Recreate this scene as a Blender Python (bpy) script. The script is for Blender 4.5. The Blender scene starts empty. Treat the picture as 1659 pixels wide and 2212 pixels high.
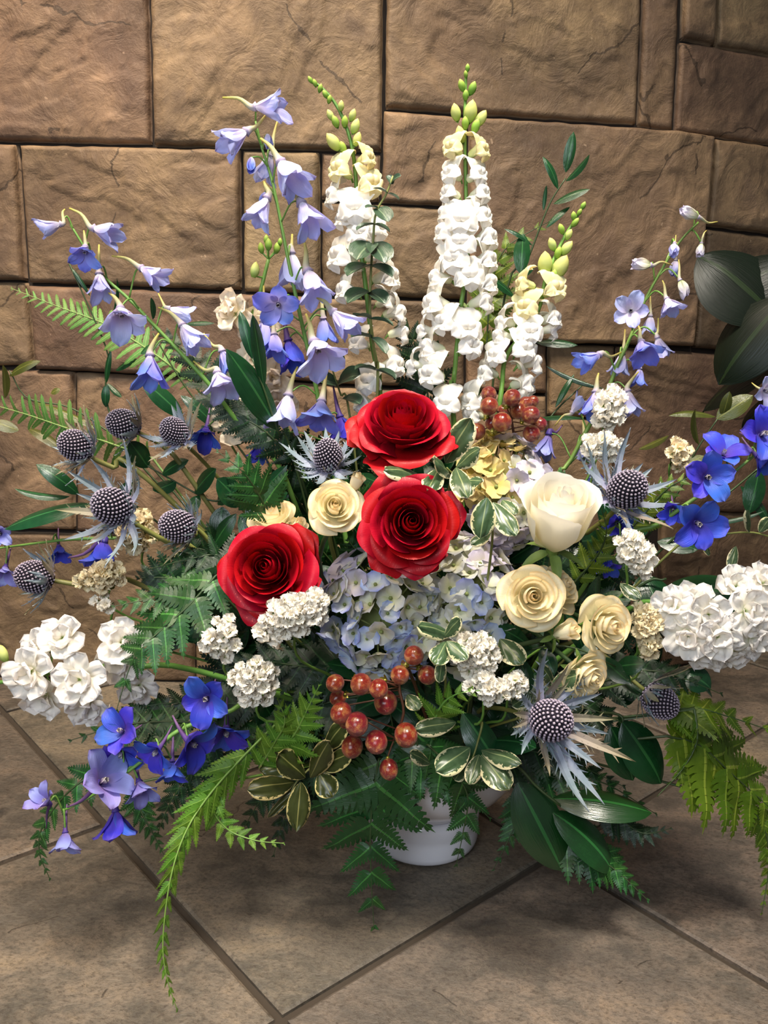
import bpy, math, random
from mathutils import Vector, Matrix, noise
random.seed(7)
sc = bpy.context.scene
col = sc.collection
PI = math.pi

# ---------------------------------------------------------------- camera
FPX = 1790.0
CAM = Vector((0.0, 0.0, 0.70))
_p, _r = math.radians(13.0), math.radians(1.5)
CF = Vector((0, math.cos(_p), -math.sin(_p)))
_u0 = Vector((0, math.sin(_p), math.cos(_p)))
CR = Vector((1, 0, 0)) * math.cos(_r) + _u0 * math.sin(_r)
CU = -Vector((1, 0, 0)) * math.sin(_r) + _u0 * math.cos(_r)
cd = bpy.data.cameras.new('camera')
cam = bpy.data.objects.new('camera', cd)
col.objects.link(cam)
cd.sensor_fit = 'VERTICAL'; cd.sensor_height = 36.0; cd.lens = 36.0 * FPX / 2212.0
cd.clip_start = 0.02
cam.matrix_world = Matrix(((CR.x, CU.x, -CF.x, CAM.x), (CR.y, CU.y, -CF.y, CAM.y), (CR.z, CU.z, -CF.z, CAM.z), (0, 0, 0, 1)))
sc.camera = cam

# ---------------------------------------------------------------- world, lights, exposure
w = bpy.data.worlds.new('room_light'); sc.world = w; w.use_nodes = True
bg = w.node_tree.nodes['Background']
bg.inputs[0].default_value = (0.95, 0.93, 1.0, 1); bg.inputs[1].default_value = 0.085

def area(name, loc, target, size, size_y, energy, color, spread=180):
    d = bpy.data.lights.new(name, 'AREA'); d.shape = 'RECTANGLE'; d.size = size; d.size_y = size_y
    d.energy = energy; d.color = color; d.spread = math.radians(spread)
    o = bpy.data.objects.new(name, d); col.objects.link(o)
    o.location = loc
    o.rotation_euler = (Vector(target) - Vector(loc)).to_track_quat('-Z', 'Y').to_euler()
    return o
area('ceiling_lamp_wall', (-0.60, 0.75, 2.45), (-0.50, 1.5, 1.35), 0.5, 0.35, 13.0, (1.0, 0.82, 0.62), 85)
area('ceiling_lamp_front', (-0.85, 0.05, 2.5), (-0.50, 0.40, 0.0), 0.9, 0.9, 5.0, (1.0, 0.82, 0.62), 62)
area('window_daylight', (-0.55, -0.75, 1.35), (0.05, 1.0, 0.45), 1.0, 0.9, 17.5, (0.82, 0.91, 1.0))
area('ceiling_lamp_spot', (0.25, 0.35, 2.5), (0.12, 0.95, 0.6), 0.45, 0.45, 7.5, (1.0, 0.92, 0.80), 60)
vs = sc.view_settings
vs.view_transform = 'Standard'; vs.look = 'None'; vs.gamma = 1.0; vs.use_curve_mapping = False
vs.exposure = 0.42

# ---------------------------------------------------------------- helpers
def ray(px, py):
    return CF + CR * ((px - 829.5) / FPX) - CU * ((py - 1106.0) / FPX)
def P(px, py, y):
    d = ray(px, py); return CAM + d * (y / d.y)
def K(p):
    return (p - CAM).dot(CF) / FPX            # metres for one photo pixel at this point
def D(du, dv, dw=0.0):
    return (CR * du - CU * dv - CF * dw).normalized()
def frame(o, z, yh, s=1.0, sx=None, sy=None):
    z = z.normalized()
    x = yh.cross(z)
    if x.length < 1e-4: x = Vector((1, 0.01, 0.02)).cross(z)
    x.normalize(); y = z.cross(x)
    sx = s if sx is None else sx; sy = s if sy is None else sy
    m = Matrix(((x.x*sx, y.x*sy, z.x*s, o.x), (x.y*sx, y.y*sy, z.y*s, o.y), (x.z*sx, y.z*sy, z.z*s, o.z), (0, 0, 0, 1)))
    return m
def lerp(a, b, t): return a + (b - a) * t
def catmull(pts, n):
    if len(pts) == 2: pts = [pts[0], pts[0].lerp(pts[1], .5), pts[1]]
    q = [pts[0]*2 - pts[1]] + list(pts) + [pts[-1]*2 - pts[-2]]
    out = []; m = len(pts) - 1
    for i in range(n + 1):
        f = i / n * m; k = min(int(f), m - 1); t = f - k
        a, b, c, d = q[k], q[k+1], q[k+2], q[k+3]
        out.append(0.5*((b*2) + (c - a)*t + (a*2 - b*5 + c*4 - d)*t*t + (b*3 - a - c*3 + d)*t**3))
    return out

class MB:
    def __init__(s): s.v = []; s.f = []; s.t = []
    def add(s, p, t=(0, 0, 0)):
        s.v.append(tuple(p)); s.t.append(t); return len(s.v) - 1
    def grid(s, fn, nu, nv, wrap=False):
        b = len(s.v)
        nn = nv if wrap else nv + 1
        for i in range(nu + 1):
            for j in range(nn):
                p, t = fn(i / nu, j / nv); s.add(p, t)
        for i in range(nu):
            for j in range(nv):
                j2 = (j + 1) % nn
                s.f.append((b + i*nn + j, b + i*nn + j2, b + (i+1)*nn + j2, b + (i+1)*nn + j))
        return s
    def tube(s, pts, radii, n=6, cap=True, t0=0.0, t1=1.0):
        b = len(s.v); m = len(pts)
        if not hasattr(radii, '__len__'): radii = [radii]*m
        prev = None
        for i, p in enumerate(pts):
            tg = (pts[min(i+1, m-1)] - pts[max(i-1, 0)])
            if tg.length < 1e-9: tg = Vector((0, 0, 1))
            tg.normalize()
            if prev is None:
                prev = tg.orthogonal().normalized()
            a = prev - tg * prev.dot(tg)
            if a.length < 1e-6: a = tg.orthogonal()
            a.normalize(); prev = a; c = tg.cross(a)
            for k in range(n):
                an = 2*PI*k/n
                s.add(p + (a*math.cos(an) + c*math.sin(an))*radii[i], (lerp(t0, t1, i/max(1, m-1)), 0, 0))
        for i in range(m-1):
            for k in range(n):
                k2 = (k+1) % n
                s.f.append((b+i*n+k, b+i*n+k2, b+(i+1)*n+k2, b+(i+1)*n+k))
        if cap:
            s.f.append(tuple(b+k for k in reversed(range(n))))
            s.f.append(tuple(b+(m-1)*n+k for k in range(n)))
        return s
    def ball(s, c, rx, ry, rz, nu=8, nv=10, t=None):
        c = Vector(c)
        def fn(u, v):
            th = PI*u; ph = 2*PI*v
            return c + Vector((rx*math.sin(th)*math.cos(ph), ry*math.sin(th)*math.sin(ph), rz*math.cos(th))), (t if t else (1-u, v, 0))
        return s.grid(fn, nu, nv, True)
    def mesh(s, name, mat, smooth=True):
        me = bpy.data.meshes.new(name)
        me.from_pydata(s.v, [], s.f)
        at = me.attributes.new('tex', 'FLOAT_VECTOR', 'POINT')
        flat = [x for t in s.t for x in t]
        at.data.foreach_set('vector', flat)
        if smooth: me.polygons.foreach_set('use_smooth', [True]*len(me.polygons))
        me.materials.append(mat); me.update()
        return me

def inst(name, me, parent, M=None):
    o = bpy.data.objects.new(name, me); col.objects.link(o)
    if parent is not None: o.parent = parent
    if M is not None: o.matrix_basis = M
    return o
def tag(o, label, cat, group=None):
    o['label'] = label; o['category'] = cat
    if group: o['group'] = group
    return o
def thing(name, label, cat, loc, group=None):
    o = bpy.data.objects.new(name, None); col.objects.link(o)
    o.location = loc; o.empty_display_size = 0.01
    return tag(o, label, cat, group)
def rel(t, M):
    return Matrix.Translation(-t.location) @ M
def part(t, name, me, M):           # a part placed by a world matrix under an unrotated thing
    return inst(name, me, t, rel(t, M))
def part_world(t, name, mb, mat):   # mesh given in world coordinates
    L = t.location
    mb.v = [(x - L.x, y - L.y, z - L.z) for x, y, z in mb.v]
    return inst(name, mb.mesh(name, mat), t)

# ---------------------------------------------------------------- materials
def srgb(h):
    h = h.lstrip('#'); r = []
    for i in (0, 2, 4):
        c = int(h[i:i+2], 16)/255
        r.append(c/12.92 if c <= .04045 else ((c+.055)/1.055)**2.4)
    return (r[0], r[1], r[2], 1)
class NT:
    def __init__(s, name):
        s.m = bpy.data.materials.new(name); s.m.use_nodes = True
        s.n = s.m.node_tree.nodes; s.l = s.m.node_tree.links
        s.b = s.n['Principled BSDF']; s.out = s.n['Material Output']
    def new(s, k, **kw):
        n = s.n.new(k)
        for a, b in kw.items():
            if a.startswith('in_'):
                n.inputs[int(a[3:])].default_value = b
            else: setattr(n, a, b)
        return n
    def link(s, a, b): s.l.new(a, b)
    def ramp(s, fac, stops, interp='LINEAR'):
        r = s.new('ShaderNodeValToRGB'); cr = r.color_ramp; cr.interpolation = interp
        while len(cr.elements) < len(stops): cr.elements.new(0.5)
        for e, (p, c) in zip(cr.elements, stops):
            e.position = p; e.color = srgb(c) if isinstance(c, str) else c
        s.link(fac, r.inputs[0]); return r.outputs[0]
    def attr(s):
        a = s.new('ShaderNodeAttribute', attribute_name='tex')
        x = s.new('ShaderNodeSeparateXYZ'); s.link(a.outputs['Vector'], x.inputs[0]); return x
    def math(s, op, a, b=None, clamp=False):
        n = s.new('ShaderNodeMath', operation=op); n.use_clamp = clamp
        for i, v in enumerate((a, b)):
            if v is None: continue
            if isinstance(v, (int, float)): n.inputs[i].default_value = v
            else: s.link(v, n.inputs[i])
        return n.outputs[0]
    def mix(s, fac, a, b, bt='MIX'):
        n = s.new('ShaderNodeMix', data_type='RGBA', blend_type=bt)
        for i, v in ((0, fac), (6, a), (7, b)):
            if isinstance(v, (int, float)): n.inputs[i].default_value = v
            elif isinstance(v, tuple): n.inputs[i].default_value = v
            elif isinstance(v, str): n.inputs[i].default_value = srgb(v)
            else: s.link(v, n.inputs[i])
        return n.outputs[2]
    def noise(s, scale, detail=3, rough=.55, dist=0, vec=None, kind='Object'):
        n = s.new('ShaderNodeTexNoise'); n.inputs['Scale'].default_value = scale
        n.inputs['Detail'].default_value = detail; n.inputs['Roughness'].default_value = rough
        n.inputs['Distortion'].default_value = dist
        if vec is None:
            tc = s.new('ShaderNodeTexCoord'); vec = tc.outputs[kind]
        s.link(vec, n.inputs['Vector']); return n.outputs[0]
    def jitter(s, colr, hue=.01, val=.12):
        oi = s.new('ShaderNodeObjectInfo'); h = s.new('ShaderNodeHueSaturation')
        s.link(colr, h.inputs['Color'])
        s.link(s.math('ADD', s.math('MULTIPLY', s.math('SUBTRACT', oi.outputs['Random'], .5), hue*2), .5), h.inputs['Hue'])
        r2 = s.math('FRACT', s.math('MULTIPLY', oi.outputs['Random'], 17.3))
        s.link(s.math('ADD', s.math('MULTIPLY', s.math('SUBTRACT', r2, .5), val*2), 1.0), h.inputs['Value'])
        return h.outputs[0]
    def bump(s, height, strength=.3, dist=.01):
        b = s.new('ShaderNodeBump'); b.inputs['Strength'].default_value = strength; b.inputs['Distance'].default_value = dist
        s.link(height, b.inputs['Height']); s.link(b.outputs[0], s.b.inputs['Normal']); return b.outputs[0]
    def finish(s, colr, rough=.5, transl=0.0, tcol=None, spec=None):
        s.link(colr, s.b.inputs['Base Color']) if not isinstance(colr, tuple) else setattr(s.b.inputs['Base Color'], 'default_value', colr)
        s.b.inputs['Roughness'].default_value = rough
        if spec is not None: s.b.inputs['Specular IOR Level'].default_value = spec
        if transl:
            t = s.new('ShaderNodeBsdfTranslucent'); mx = s.new('ShaderNodeMixShader'); mx.inputs[0].default_value = transl
            c = tcol or colr
            if isinstance(c, tuple): t.inputs[0].default_value = c
            else: s.link(c, t.inputs[0])
            s.link(s.b.outputs[0], mx.inputs[1]); s.link(t.outputs[0], mx.inputs[2]); s.link(mx.outputs[0], s.out.inputs[0])
        return s.m

def petal_mat(name, stops, rough=.5, transl=.3, hue=.01, val=.1, vein=.25, glitter=None, edge=None, spec=.3):
    n = NT(name); x = n.attr()
    c = n.ramp(x.outputs[0], stops)
    if edge:
        e = n.math('POWER', x.outputs[1], 3.0)
        c = n.mix(n.math('MULTIPLY', e, edge[1]), c, edge[0])
    c = n.jitter(c, hue, val)
    cv = n.new('ShaderNodeCombineXYZ')
    n.link(n.math('MULTIPLY', x.outputs[0], 1.2), cv.inputs[0]); n.link(n.math('MULTIPLY', x.outputs[2], 14.0), cv.inputs[1])
    h = n.noise(2.0, 3, .6, 0, cv.outputs[0])
    n.bump(h, vein, .002)
    n.finish(c, rough, transl, spec=spec)
    if glitter:
        g = n.noise(70, 2, .6); f = n.math('GREATER_THAN', g, glitter[1])
        f2 = n.math('MULTIPLY', f, glitter[2])
        c2 = n.mix(f2, c, glitter[0]); n.link(c2, n.b.inputs['Base Color'])
        n.link(n.math('MULTIPLY', f, .8), n.b.inputs['Metallic'])
        n.link(n.math('SUBTRACT', rough, n.math('MULTIPLY', f, .25)), n.b.inputs['Roughness'])
    return n.m
def leaf_mat(name, dark, light, mid=None, rough=.3, transl=.18, val=.2, hue=.015, spec=.5, tip=None, streak=0.0):
    n = NT(name); x = n.attr()
    nz = n.noise(5, 4, .6)
    c = n.mix(nz, dark, light)
    if tip: c = n.mix(n.math('POWER', x.outputs[0], 2.0), c, tip)
    if mid: c = n.mix(n.math('LESS_THAN', x.outputs[1], .07), c, mid)
    c = n.jitter(c, hue, val)
    cv = n.new('ShaderNodeCombineXYZ')
    n.link(x.outputs[0], cv.inputs[0]); n.link(n.math('MULTIPLY', x.outputs[2], 12.0), cv.inputs[1])
    h = n.noise(3.0, 2, .5, 0, cv.outputs[0])
    n.bump(h, .25 + streak, .002)
    n.finish(c, rough, transl, spec=spec)
    return n.m
def plain(name, c, rough=.5, metallic=0, spec=.5, val=.1):
    n = NT(name)
    nz = n.noise(60, 3); cc = n.mix(n.math('MULTIPLY', nz, .35), c, (0.02, 0.02, 0.015, 1)) if not isinstance(c, tuple) else c
    if not isinstance(c, tuple): cc = n.jitter(cc, .01, val)
    n.finish(cc, rough, 0, spec=spec); n.b.inputs['Metallic'].default_value = metallic
    return n.m

M = {}
M['rose_red'] = petal_mat('rose_red', [(0, '#66030f'), (.5, '#980719'), (1, '#b20c20')], .45, .10, .004, .06, .12, glitter=('#ff7a58', .68, .35), spec=.22)
M['rose_white'] = petal_mat('rose_white', [(0, '#dcdca8'), (.3, '#f8f0d2'), (1, '#fdf8ec')], .5, .3, .004, .03, .08)
M['rose_cream'] = petal_mat('rose_cream', [(0, '#d6d2a0'), (.4, '#f6ebc4'), (.85, '#faf0d2'), (1, '#efd298')], .5, .25, .008, .05, .2, glitter=('#ffe6b0', .68, .4))
M['delph_pale'] = petal_mat('delph_pale', [(0, '#efecf0'), (.22, '#e0d4ee'), (.5, '#cac8f4'), (.85, '#b2bbf4'), (1, '#b6ace0')], .5, .28, .012, .08, .3)
M['delph_mid'] = petal_mat('delph_mid', [(0, '#c9bce0'), (.35, '#a09fe6'), (.8, '#7388ea'), (1, '#7b7ad0')], .5, .28, .015, .1, .3)
M['delph_blue'] = petal_mat('delph_blue', [(0, '#5e4aa4'), (.25, '#4848c4'), (.7, '#4258dc'), (1, '#5a58c4')], .42, .25, .02, .16, .35)
M['delph_violet'] = petal_mat('delph_violet', [(0, '#8a72b0'), (.4, '#8e88d2'), (.8, '#a0a4ea'), (1, '#8070ba')], .42, .28, .02, .14, .35)
M['delph_bud'] = petal_mat('delph_bud', [(0, '#b9c48a'), (.4, '#e6e3d2'), (1, '#cfc6e6')], .5, .3, .02, .08, .2)
M['spur_pale'] = petal_mat('spur_pale', [(0, '#b6a8c8'), (.45, '#b8b48e'), (1, '#cdbb5a')], .55, .2, .01, .1, .1)
M['spur_blue'] = petal_mat('spur_blue', [(0, '#4a3a90'), (.5, '#5d4278'), (1, '#7a5a80')], .5, .15, .01, .1, .1)
M['bee'] = petal_mat('bee', [(0, '#2a2540'), (.5, '#8d7f9a'), (1, '#dcd6c4')], .6, .1, .02, .2, .1)
M['snap_white'] = petal_mat('snap_white', [(0, '#dfe6b4'), (.3, '#f6f3e6'), (1, '#fcf8f3')], .5, .25, .004, .03, .12)
M['snap_yellow'] = petal_mat('snap_yellow', [(0, '#cfdd8c'), (.4, '#f0ebbc'), (1, '#f4e4ae')], .5, .3, .008, .04, .12)
M['snap_bud'] = petal_mat('snap_bud', [(0, '#8fb04a'), (.5, '#d3dc88'), (1, '#e6df84')], .5, .25, .01, .08, .1)
M['snap_green'] = petal_mat('snap_green', [(0, '#6f9a3a'), (.5, '#93b84a'), (1, '#b9cc62')], .5, .2, .01, .1, .1)
M['stock_white'] = petal_mat('stock_white', [(0, '#cfdca0'), (.22, '#f3efe2'), (1, '#f8f2ee')], .5, .32, .006, .03, .15)
M['stock_cream'] = petal_mat('stock_cream', [(0, '#cfd8a0'), (.25, '#efe3c8'), (1, '#f2e2cc')], .5, .32, .006, .04, .15)
M['hyd_blue'] = petal_mat('hyd_blue', [(0, '#dfe4b8'), (.3, '#dde4ea'), (.75, '#bcc8ee'), (1, '#8f9fe0')], .55, .32, .02, .08, .2)
M['hyd_cream'] = petal_mat('hyd_cream', [(0, '#d6d69a'), (.4, '#e3e0c4'), (1, '#d2d2d8')], .55, .32, .015, .07, .2)
M['hyd_yellow'] = petal_mat('hyd_yellow', [(0, '#cfc470'), (.4, '#dccb86'), (1, '#d6c08a')], .55, .32, .012, .1, .2)
M['hyd_lav'] = petal_mat('hyd_lav', [(0, '#cfc9a8'), (.4, '#cdc3c6'), (1, '#b9b2d0')], .55, .32, .015, .08, .2)
M['hyd_core'] = plain('hyd_core', '#7f8a4a', .7)
M['statice'] = petal_mat('statice', [(0, '#b9c08a'), (.25, '#f0e8d6'), (1, '#f8f2e6')], .6, .25, .006, .05, .3)
M['statice_cream'] = petal_mat('statice_cream', [(0, '#b3ac74'), (.25, '#e8d8b0'), (1, '#f4e4c0')], .6, .25, .008, .06, .3)
M['green_bud'] = leaf_mat('green_bud', '#4f6b2c', '#7f9a48', rough=.5, transl=.1)
M['stem'] = leaf_mat('stem', '#4f7a2e', '#7da34a', rough=.45, transl=0)
M['stem_dark'] = leaf_mat('stem_dark', '#23361a', '#3b4f26', rough=.5, transl=0)
M['stem_olive'] = leaf_mat('stem_olive', '#5c6430', '#8b8a48', rough=.5, transl=0)
M['holly_cone'] = petal_mat('holly_cone', [(0, '#221e26'), (.4, '#5b5362'), (.8, '#92879a'), (1, '#b8adb2')], .8, 0, .02, .1, .05, spec=.12)
M['holly_bract'] = petal_mat('holly_bract', [(0, '#b0a2c4'), (.3, '#9498ac'), (.7, '#76868e'), (1, '#949ca4')], .45, .1, .02, .22, .2)
M['holly_bract_olive'] = petal_mat('holly_bract_olive', [(0, '#a89cb4'), (.35, '#968c80'), (1, '#86805e')], .5, .1, .02, .2, .2)
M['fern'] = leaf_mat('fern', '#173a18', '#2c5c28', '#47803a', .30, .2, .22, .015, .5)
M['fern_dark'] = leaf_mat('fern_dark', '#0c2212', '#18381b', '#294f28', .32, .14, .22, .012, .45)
M['fern_bright'] = leaf_mat('fern_bright', '#456f1e', '#6c942e', '#88ad44', .35, .28, .2, .015, .45)
M['fern_olive'] = leaf_mat('fern_olive', '#3f5a14', '#6a8420', '#8a9c38', .35, .3, .2, .015, .45)
M['sword'] = leaf_mat('sword', '#4a7c34', '#76a04e', '#9ab86a', .45, .3, .15, .015, .4)
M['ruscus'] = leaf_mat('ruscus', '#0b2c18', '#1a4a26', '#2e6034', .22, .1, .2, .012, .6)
M['ruscus_olive'] = leaf_mat('ruscus_olive', '#35441a', '#5c5a20', '#6f7030', .28, .18, .2, .015, .55)
M['plant_dark'] = leaf_mat('plant_dark', '#040c06', '#0b180a', '#1c2a14', .42, .04, .12, .012, .3, streak=.1)
M['glossy'] = leaf_mat('glossy', '#0c2c12', '#1d4e1e', '#2d6a30', .27, .1, .12, .012, .9, streak=.0)
M['euc'] = leaf_mat('euc', '#28402e', '#455c46', '#66785c', .3, .08, .18, .012, .5)
M['berry_gold'] = plain('berry_gold', '#8f8430', .35, .6)
M['twig'] = plain('twig', '#5a3018', .6)
def variegated():
    n = NT('variegated'); x = n.attr()
    nz = n.noise(7, 3, .6); g = n.mix(nz, '#2f4a2c', '#5d7350')
    e = n.math('ADD', x.outputs[1], n.math('MULTIPLY', n.math('SUBTRACT', n.noise(11, 3, .65), .5), .9))
    f = n.math('GREATER_THAN', e, .80)
    c = n.mix(f, g, '#e6dcae'); c = n.mix(n.math('LESS_THAN', x.outputs[1], .05), c, '#8f9c6a')
    c = n.jitter(c, .012, .15); return n.finish(c, .28, .18, spec=.5)
M['pitto'] = variegated()
def variegated2():
    n = NT('variegated_olive'); x = n.attr()
    nz = n.noise(7, 3, .6); g = n.mix(nz, '#30381a', '#4c5226')
    e = n.math('ADD', x.outputs[1], n.math('MULTIPLY', n.math('SUBTRACT', n.noise(11, 3, .65), .5), .7))
    c = n.mix(n.math('GREATER_THAN', e, .86), g, '#d2bf80'); c = n.mix(n.math('LESS_THAN', x.outputs[1], .05), c, '#8c8850')
    c = n.jitter(c, .012, .15); return n.finish(c, .3, .18, spec=.5)
M['pitto_olive'] = variegated2()
def berry_mat():
    n = NT('berry_red'); x = n.attr()
    c = n.ramp(n.noise(1.6, 2, .5), [(.3, '#9a1018'), (.6, '#c01c20'), (.8, '#cc3a24')])
    c = n.jitter(c, .01, .12)
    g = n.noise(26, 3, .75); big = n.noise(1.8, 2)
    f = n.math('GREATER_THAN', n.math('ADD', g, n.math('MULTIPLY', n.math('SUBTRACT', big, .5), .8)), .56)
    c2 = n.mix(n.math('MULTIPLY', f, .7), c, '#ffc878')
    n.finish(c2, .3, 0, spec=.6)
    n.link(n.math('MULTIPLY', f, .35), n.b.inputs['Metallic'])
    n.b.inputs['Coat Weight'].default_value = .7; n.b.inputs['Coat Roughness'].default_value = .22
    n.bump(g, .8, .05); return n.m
M['berry'] = berry_mat()
def glaze():
    n = NT('vase_glaze'); nz = n.noise(12, 2)
    n.finish(n.mix(n.math('MULTIPLY', nz, .2), '#eceaf0', '#dcdce6'), .16, 0, spec=.55)
    n.b.inputs['Coat Weight'].default_value = .3; n.b.inputs['Coat Roughness'].default_value = .06
    n.bump(n.noise(30, 1), .04, .002); return n.m
M['vase'] = glaze()
M['foam'] = plain('foam', '#2c4a2a', .9)
def stone_mat():
    n = NT('cleft_stone')
    tc = n.new('ShaderNodeTexCoord'); oi = n.new('ShaderNodeObjectInfo')
    mp = n.new('ShaderNodeMapping'); n.link(tc.outputs['Object'], mp.inputs[0])
    off = n.new('ShaderNodeCombineXYZ'); n.link(n.math('MULTIPLY', oi.outputs['Random'], 31.0), off.inputs[0]); n.link(n.math('MULTIPLY', oi.outputs['Random'], 17.0), off.inputs[2])
    n.link(off.outputs[0], mp.inputs[1]); v = mp.outputs[0]
    a = n.noise(5, 5, .6, .4, v); b = n.noise(22, 5, .65, .6, v); d = n.noise(2.6, 3, .5, 0, v)
    c = n.ramp(a, [(.28, '#4f4032'), (.45, '#756049'), (.6, '#937a5c'), (.76, '#8a735f')])
    c = n.mix(n.math('MULTIPLY', n.math('SUBTRACT', d, .45, True), 2.2, True), c, '#735848')
    c = n.mix(n.math('MULTIPLY', n.math('SUBTRACT', b, .38, True), 2.2, True), c, '#564436')
    fl = n.math('GREATER_THAN', n.noise(55, 2, .5, 0, v), .76); c = n.mix(n.math('MULTIPLY', fl, .4), c, '#b59c80')
    c = n.jitter(c, .012, .16)
    fine = n.noise(70, 6, .7, .3, v); mid = n.noise(16, 6, .62, 1.2, v)
    rid = n.math('ABSOLUTE', n.math('SUBTRACT', n.noise(7, 4, .5, 1.5, v), .5))
    vo = n.new('ShaderNodeTexVoronoi', feature='DISTANCE_TO_EDGE'); vo.inputs['Scale'].default_value = 4.5
    wob = n.new('ShaderNodeTexNoise'); wob.inputs['Scale'].default_value = 9; wob.inputs['Detail'].default_value = 5; n.link(v, wob.inputs['Vector'])
    sc2 = n.new('ShaderNodeVectorMath', operation='SCALE'); n.link(wob.outputs[1], sc2.inputs[0]); sc2.inputs[3].default_value = .10
    va = n.new('ShaderNodeVectorMath', operation='ADD'); n.link(v, va.inputs[0]); n.link(sc2.outputs[0], va.inputs[1]); n.link(va.outputs[0], vo.inputs['Vector'])
    line = n.math('MULTIPLY', n.math('LESS_THAN', vo.outputs['Distance'], .008), n.math('GREATER_THAN', n.noise(6, 2, .5, 0, v), .55))
    c = n.mix(n.math('MULTIPLY', line, .65), c, '#2e241b')
    crk = n.math('MAXIMUM', n.math('LESS_THAN', rid, .012), line)
    h = n.math('ADD', n.math('MULTIPLY', fine, .35), mid)
    h = n.math('SUBTRACT', h, n.math('MULTIPLY', crk, .25))
    n.bump(h, .55, .010)
    return n.finish(c, .62, 0, spec=.35)
M['stone'] = stone_mat()
M['mortar'] = plain('mortar', '#2b2018', .9)
def tile_mat():
    n = NT('slate_tile')
    tc = n.new('ShaderNodeTexCoord'); oi = n.new('ShaderNodeObjectInfo')
    mp = n.new('ShaderNodeMapping'); n.link(tc.outputs['Object'], mp.inputs[0])
    mp.inputs[2].default_value = (0, 0, .5); mp.inputs[3].default_value = (1, 1.5, 1)
    off = n.new('ShaderNodeCombineXYZ'); n.link(n.math('MULTIPLY', oi.outputs['Random'], 23.0), off.inputs[0]); n.link(n.math('MULTIPLY', oi.outputs['Random'], 11.0), off.inputs[1])
    n.link(off.outputs[0], mp.inputs[1]); v = mp.outputs[0]
    a = n.noise(6, 7, .66, .5, v); b = n.noise(150, 5, .8, .3, v); d = n.noise(3.5, 4, .6, .3, v); e = n.noise(28, 8, .78, .5, v)
    am = n.math('ADD', n.math('MULTIPLY', a, .55), n.math('MULTIPLY', e, .45))
    c = n.ramp(am, [(.36, '#3e3b37'), (.46, '#5e574d'), (.54, '#796d5f'), (.66, '#917f68')])
    c = n.mix(n.math('MULTIPLY', n.math('SUBTRACT', d, .48, True), 3.0, True), c, '#5a534b')
    c = n.mix(n.math('MULTIPLY', n.math('SUBTRACT', b, .46, True), 4.0, True), c, '#3a3129')
    vo = n.new('ShaderNodeTexVoronoi', feature='DISTANCE_TO_EDGE'); vo.inputs['Scale'].default_value = 5.0
    wob = n.new('ShaderNodeTexNoise'); wob.inputs['Scale'].default_value = 14; wob.inputs['Detail'].default_value = 5; n.link(v, wob.inputs['Vector'])
    sc2 = n.new('ShaderNodeVectorMath', operation='SCALE'); n.link(wob.outputs[1], sc2.inputs[0]); sc2.inputs[3].default_value = .06
    va = n.new('ShaderNodeVectorMath', operation='ADD'); n.link(v, va.inputs[0]); n.link(sc2.outputs[0], va.inputs[1]); n.link(va.outputs[0], vo.inputs['Vector'])
    crk = n.math('MULTIPLY', n.math('LESS_THAN', vo.outputs['Distance'], .006), n.math('GREATER_THAN', n.noise(7, 2, .5, 0, v), .62))
    c = n.mix(n.math('MULTIPLY', crk, .7), c, '#241c14')
    c = n.jitter(c, .012, .10)
    h = n.math('SUBTRACT', n.math('ADD', n.math('MULTIPLY', b, .3), n.math('MULTIPLY', e, .7)), n.math('MULTIPLY', crk, .2))
    n.bump(h, .45, .008)
    return n.finish(c, .40, 0, spec=.4)
M['tile'] = tile_mat()
M['grout'] = plain('grout', '#3b2f25', .9)
# ================================================================ the setting
def wall_y(x):
    y = 1.51
    if x > 0: y += .16 * min(x, .50)
    if x > .50: y += .45 * (x - .50)
    return y
def PW(px, py):                                  # photo pixel -> point on the stone wall
    d = ray(px, py); y = 1.51
    for _ in range(12): y = wall_y((CAM + d*(y/d.y)).x)
    return CAM + d*(y/d.y)
wb = MB()
xs = [-1.7, -.8, 0, .25, .5, .8, 1.2, 1.9]
wb.grid(lambda u, v: (Vector((xs[round(v*7)], wall_y(xs[round(v*7)]) + .012, lerp(-.02, 1.75, u))), (0, 0, 0)), 2, 7)
b0 = len(wb.v)
wb.grid(lambda u, v: (Vector((xs[round(v*7)], wall_y(xs[round(v*7)]) + .15, lerp(-.02, 1.75, u))), (0, 0, 0)), 2, 7)
wb.f.append((16, 23, b0 + 23, b0 + 16)); wb.f.append((0, 7, b0 + 7, b0)); wb.f.append((0, b0, b0 + 16, 16)); wb.f.append((7, b0 + 7, b0 + 23, 23))
wall = inst('wall_back', wb.mesh('wall_back', M['mortar'], False), None); wall['kind'] = 'structure'

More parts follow.
